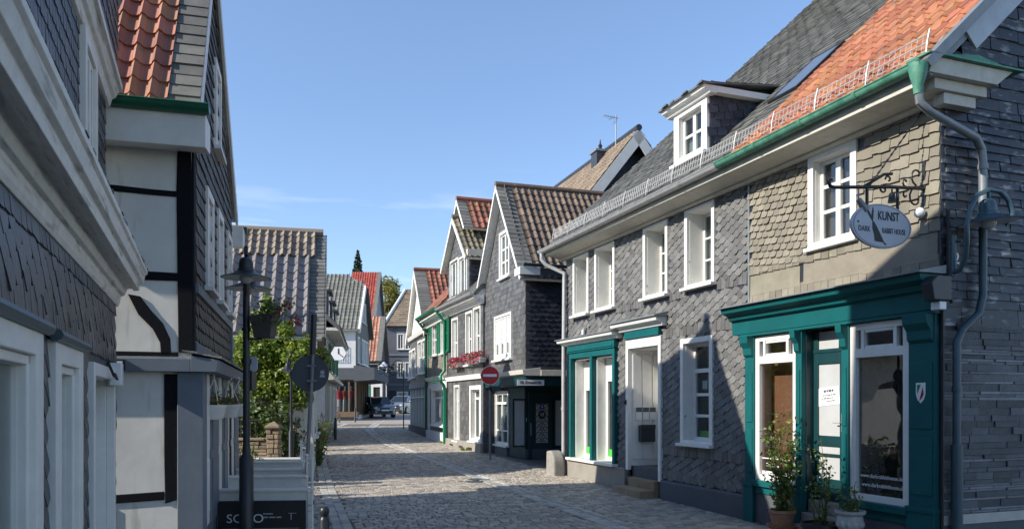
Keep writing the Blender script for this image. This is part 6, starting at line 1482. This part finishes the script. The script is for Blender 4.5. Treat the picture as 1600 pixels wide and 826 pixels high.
b = MB(); b.lathe([(0,.45),(.18,.45),(.18,.48),(0,.48)],(0,0,0),16); b.build('seat', M['woodfl'], stl)
# ================================================================== trees and planting
random.seed(5)
def tree(name, loc, label, H, parts, leafm, trunk=.12, cat='tree', lsize=.1, crown=None, branches=5):
    t = thing(name, loc, 0, label, cat); b = MB(); b.tube([(0,0,0),(.04,0,H*.25),(-.03,.05,H*.5),(.02,0,H*.72)], [trunk,trunk*.8,trunk*.6,trunk*.3], 8)
    for k in range(branches): a = rnd(0,2*PI); z = H*rnd(.25,.6); l = H*rnd(.2,.4); b.tube([(0,0,z),(math.cos(a)*l*.5,math.sin(a)*l*.5,z+l*.35),(math.cos(a)*l,math.sin(a)*l,z+l*.6)], [trunk*.4,trunk*.25,trunk*.08], 6)
    b.build('trunk', M['bark'], t, smooth=50); b = MB()
    for c, r_, n in parts: leaves(b, c, r_, n, lsize, .45, -.12, rnd(0,50))
    b.build('crown', M[leafm], t); return t
Yt = 17.1
def cl(px, py, Y, dy=0): return (xat(px,Y)-xat(430,Yt), Y-Yt, zat(py,Y)-.45)
tree('garden_tree', (xat(430,Yt), Yt, .45), 'bright green leafy tree standing in the garden before the tiled house', 3.2,
     [(cl(395,550,16.7),(.5,.5,.55),1500),(cl(430,560,17.0),(.6,.55,.5),1950),(cl(462,560,16.8),(.42,.5,.45),1350),(cl(440,598,16.6),(.6,.5,.4),1500),(cl(405,598,16.8),(.55,.5,.42),1350),(cl(408,510,17.1),(.28,.3,.45),675),(cl(418,478,17.2),(.1,.14,.42),255),(cl(380,575,16.6),(.36,.4,.7),1050),(cl(478,550,17.0),(.26,.36,.42),630),(cl(462,620,16.6),(.4,.3,.3),720),(cl(447,520,17.0),(.2,.3,.3),390),(cl(505,560,17.3),(.16,.2,.26),240)], 'leaf', .07, lsize=.088, branches=7)
tree('garden_bush', (xat(400,16.5), 16.5, .4), 'rounded dark green bush behind the stone garden wall', 1.8, [((0,0,1.0),(.78,.5,.62),2400),((-.45,0,.7),(.5,.4,.5),900),((.35,-.1,.65),(.45,.4,.45),900)], 'leaf2', .05, 'bush', .085)
random.seed(9)
def tuft(name, px, py, Y, r_, n, label, m='leaf2', ls=.09, cat='plant'):
    t = thing(name, ground_at(xat(px,Y), Y), 0, label, cat, 'plants along the left road edge'); h = zat(py,Y)-gz(Y); b = MB(); f = MB()
    for k in range(n//16):
        a = rnd(0,2*PI); e = Vector((math.cos(a)*r_*rnd(.2,1), math.sin(a)*r_*rnd(.2,1), h*rnd(.5,1.))); b.tube([(e.x*.2,e.y*.2,0),(e.x*.6,e.y*.6,e.z*.6),e], .008, 4)
        for j in range(16): s_ = rnd(.2,1); leaf(f, Vector((e.x*s_+random.gauss(0,.06), e.y*s_+random.gauss(0,.06), e.z*s_+random.gauss(0,.05))), ls*rnd(.6,1.3))
    b.build('stem', M['stem'], t); f.build('foliage', M[m], t)
for a in (('shrub',452,640,17.2,.42,640,'dense green shrub between the slim lamp post and the round sign'),('shrub',474,655,18.6,.4,520,'green shrub hugging the tiled house near the white board'),('shrub',492,662,20.5,.38,420,'leafy plant behind the round sign pole at the road edge'),('shrub',498,690,20.,.28,220,'low sprawling plant on the road edge beside the bollard'),('shrub',500,650,25.,.5,520,'tall leafy shrub in the gap between the tiled house and the grey row'),('shrub',494,640,27.,.6,500,'rear shrub filling the gap before the grey row house'),('shrub',519,662,33.,.4,220,'low plant midway along the grey row house wall'),('shrub',384,690,13.6,.3,280,'dark shrub beside the terrace below the hanging baskets'),('shrub',364,700,13.0,.26,200,'dark shrub behind the rearmost terrace partition at the house wall')): tuft(*a)
for px, py, Y, lab in ((738,718,25.2,'small weeds at the foot of the grey flower box house'),(702,700,28.4,'grassy weeds at the foot of the green downpipe')):
    t = thing('weed_tuft', ground_at(xat(px,Y)-.05, Y), 0, lab, 'weeds', 'weeds at the wall foot'); f = MB()
    for k in range(70): leaf(f, Vector((rnd(-.35,.35),rnd(-.12,.12),rnd(.01,.09))), rnd(.06,.12))
    f.build('foliage', M['leaf'], t)
random.seed(31)
def bigtree(name, px, py0, py1, Y, wpx, leafm, label, ls, n):
    X = xat(px,Y); zt = zat(py0,Y); zb = zat(py1,Y); r_ = wpx/1200*Y/2; t = thing(name, (X,Y,.9), 0, label, 'tree'); H = zt-.9
    b = MB(); b.tube([(0,0,0),(0,0,H*.5),(.2,0,H*.8)], [.4,.3,.1], 8); b.build('trunk', M['bark'], t)
    b = MB(); cz = (zt+zb)/2-.9; hh = (zt-zb)/2
    for k in range(9):
        a = rnd(0,2*PI); c = (math.cos(a)*r_*.5*rnd(.3,1), math.sin(a)*r_*.5, cz+hh*rnd(-.6,.62)); leaves(b, c, (r_*.5,r_*.5,hh*.36), n//9, ls, .5, -.05, rnd(0,90))
    b.build('crown', M[leafm], t)
bigtree('autumn_tree', 610, 424, 520, 120., 54, 'leaf_a', 'broad yellowing tree rising behind the far roofs', .42, 2600)
t = thing('conifer', (xat(559,135.),135.,.9), 0, 'dark pointed conifer top behind the far grey roof', 'tree'); H = zat(391,135.)-.9
b = MB(); b.tube([(0,0,0),(0,0,H*.97)], [.4,.04], 8); b.build('trunk', M['bark'], t); b = MB()
for k in range(3400):
    h = rnd(0,1)**.7; z = H*(1-.45*h); r_ = 2.3*h**.75*math.sqrt(rnd())*(1 if h < .3 else .9); a = rnd(0,2*PI); leaf(b, Vector((r_*math.cos(a), r_*math.sin(a), z-.15*r_)), rnd(.3,.6))
b.build('crown', M['leaf_c'], t)
# ornate lantern bracket and small lanterns at the far bend
ol = thing('ornate_lantern', (xat(600,60.),60.,gz(60.)), 0, 'small far street lantern standing by the blue-grey house', 'street lamp'); b = MB(); b.tube([(0,0,0),(0,0,3.6)], .06, 8); b.build('post', M['bollard'], ol); b = MB(); b.lathe([(.08,3.6),(.2,3.7),(.42,3.78),(.2,4.0),(.06,4.15)],(0,0,0),12); b.build('lamp_hood', M['signboard'], ol)
ob = thing('ornate_shop_bracket', Xf.w(5.2,1.4,4.0), 0, 'dark curled metal sign with leaves hanging over the dress shop canopy', 'shop sign'); b = MB()
for k in range(5): b.tube([(.3*k+.35*math.cos(j*.6+k), 0, .25*math.sin(k*2)+.35*math.sin(j*.6+k)) for j in range(10)], .022, 5)
b.build('scrollwork', M['black'], ob); b = MB(); leaves(b, (.6,0,.1), (.8,.2,.4), 60, .16); b.build('metal_leaves', M['black'], ob)
b = MB(); ys = [-60,-30]+[y for y in range(-20,72,4)]+[70,400]
vs = []
for y in ys:
    for x in (-300,300): vs.append((x,y,gz(y)-.035))
b.add(vs, [(2*i,2*i+1,2*i+3,2*i+2) for i in range(len(ys)-1)]); tag(b.build('ground', M['ground']), kind='structure')
# ================================================================== light, sky, camera
SUN_EL = R(30.7); SX, SY = -.915, -.403
w = bpy.data.worlds.new('World'); S.world = w; w.use_nodes = True; nt = w.node_tree; L = nt.links
bg = nt.nodes['Background']; sky = nd(nt, 'ShaderNodeTexSky', sky_type='NISHITA'); sky.sun_disc = False; sky.sun_elevation = SUN_EL; sky.sun_rotation = math.atan2(SX, SY)
sky.air_density = .78; sky.dust_density = .1; sky.ozone_density = 1.6; sky.altitude = 100
bg.inputs['Strength'].default_value = .15
tc = nd(nt, 'ShaderNodeTexCoord'); mp = nd(nt, 'ShaderNodeMapping'); mp.inputs['Scale'].default_value = (1.6, 1.6, 13); L.new(tc.outputs['Generated'], mp.inputs['Vector'])
n = nd(nt, 'ShaderNodeTexNoise'); n.inputs['Scale'].default_value = 2.6; n.inputs['Detail'].default_value = 7; n.inputs['Roughness'].default_value = .55; L.new(mp.outputs['Vector'], n.inputs['Vector'])
r = nd(nt, 'ShaderNodeValToRGB'); r.color_ramp.elements[0].position = .56; r.color_ramp.elements[1].position = .8; r.color_ramp.elements[1].color = (.4,.4,.4,1); r.color_ramp.elements[0].color = (0,0,0,1); L.new(n.outputs['Fac'], r.inputs['Fac'])
sp = nd(nt, 'ShaderNodeSeparateXYZ'); L.new(tc.outputs['Generated'], sp.inputs[0])
mr = nd(nt, 'ShaderNodeMapRange'); mr.inputs['From Min'].default_value = .3; mr.inputs['From Max'].default_value = .2; L.new(sp.outputs['Z'], mr.inputs['Value'])
mu = nd(nt, 'ShaderNodeMath', operation='MULTIPLY'); L.new(r.outputs['Color'], mu.inputs[0]); L.new(mr.outputs['Result'], mu.inputs[1])
mx = nd(nt, 'ShaderNodeMixRGB'); L.new(mu.outputs[0], mx.inputs['Fac']); L.new(sky.outputs['Color'], mx.inputs['Color1']); mx.inputs['Color2'].default_value = (6,6.3,6.8,1)
hr = nd(nt, 'ShaderNodeMapRange'); hr.inputs['From Min'].default_value = .02; hr.inputs['From Max'].default_value = .45; hr.inputs['To Min'].default_value = .68; hr.inputs['To Max'].default_value = .93
L.new(sp.outputs['Z'], hr.inputs['Value']); hm = nd(nt, 'ShaderNodeVectorMath', operation='SCALE'); L.new(mx.outputs['Color'], hm.inputs[0]); L.new(hr.outputs['Result'], hm.inputs['Scale']); L.new(hm.outputs[0], bg.inputs['Color'])
sl = bpy.data.lights.new('sun', 'SUN'); sl.energy = 3.35; sl.angle = R(.5); sl.color = (1,.94,.84); so = bpy.data.objects.new('sun', sl); COL.objects.link(so)
ce = math.cos(SUN_EL); d = Vector((SX*ce, SY*ce, math.sin(SUN_EL))).normalized(); so.rotation_euler = d.to_track_quat('Z', 'Y').to_euler(); so.location = d*60
cd = bpy.data.cameras.new('camera'); co = bpy.data.objects.new('camera', cd); COL.objects.link(co); S.camera = co
co.location = (0,0,EYE); co.rotation_euler = (R(90),0,0); cd.sensor_width = 36; cd.lens = 27; cd.shift_y = .1344; cd.clip_start = .05; cd.clip_end = 3000
v = S.view_settings; v.view_transform = 'Standard'; v.look = 'None'; v.gamma = 1; v.use_curve_mapping = False; v.exposure = 1.0
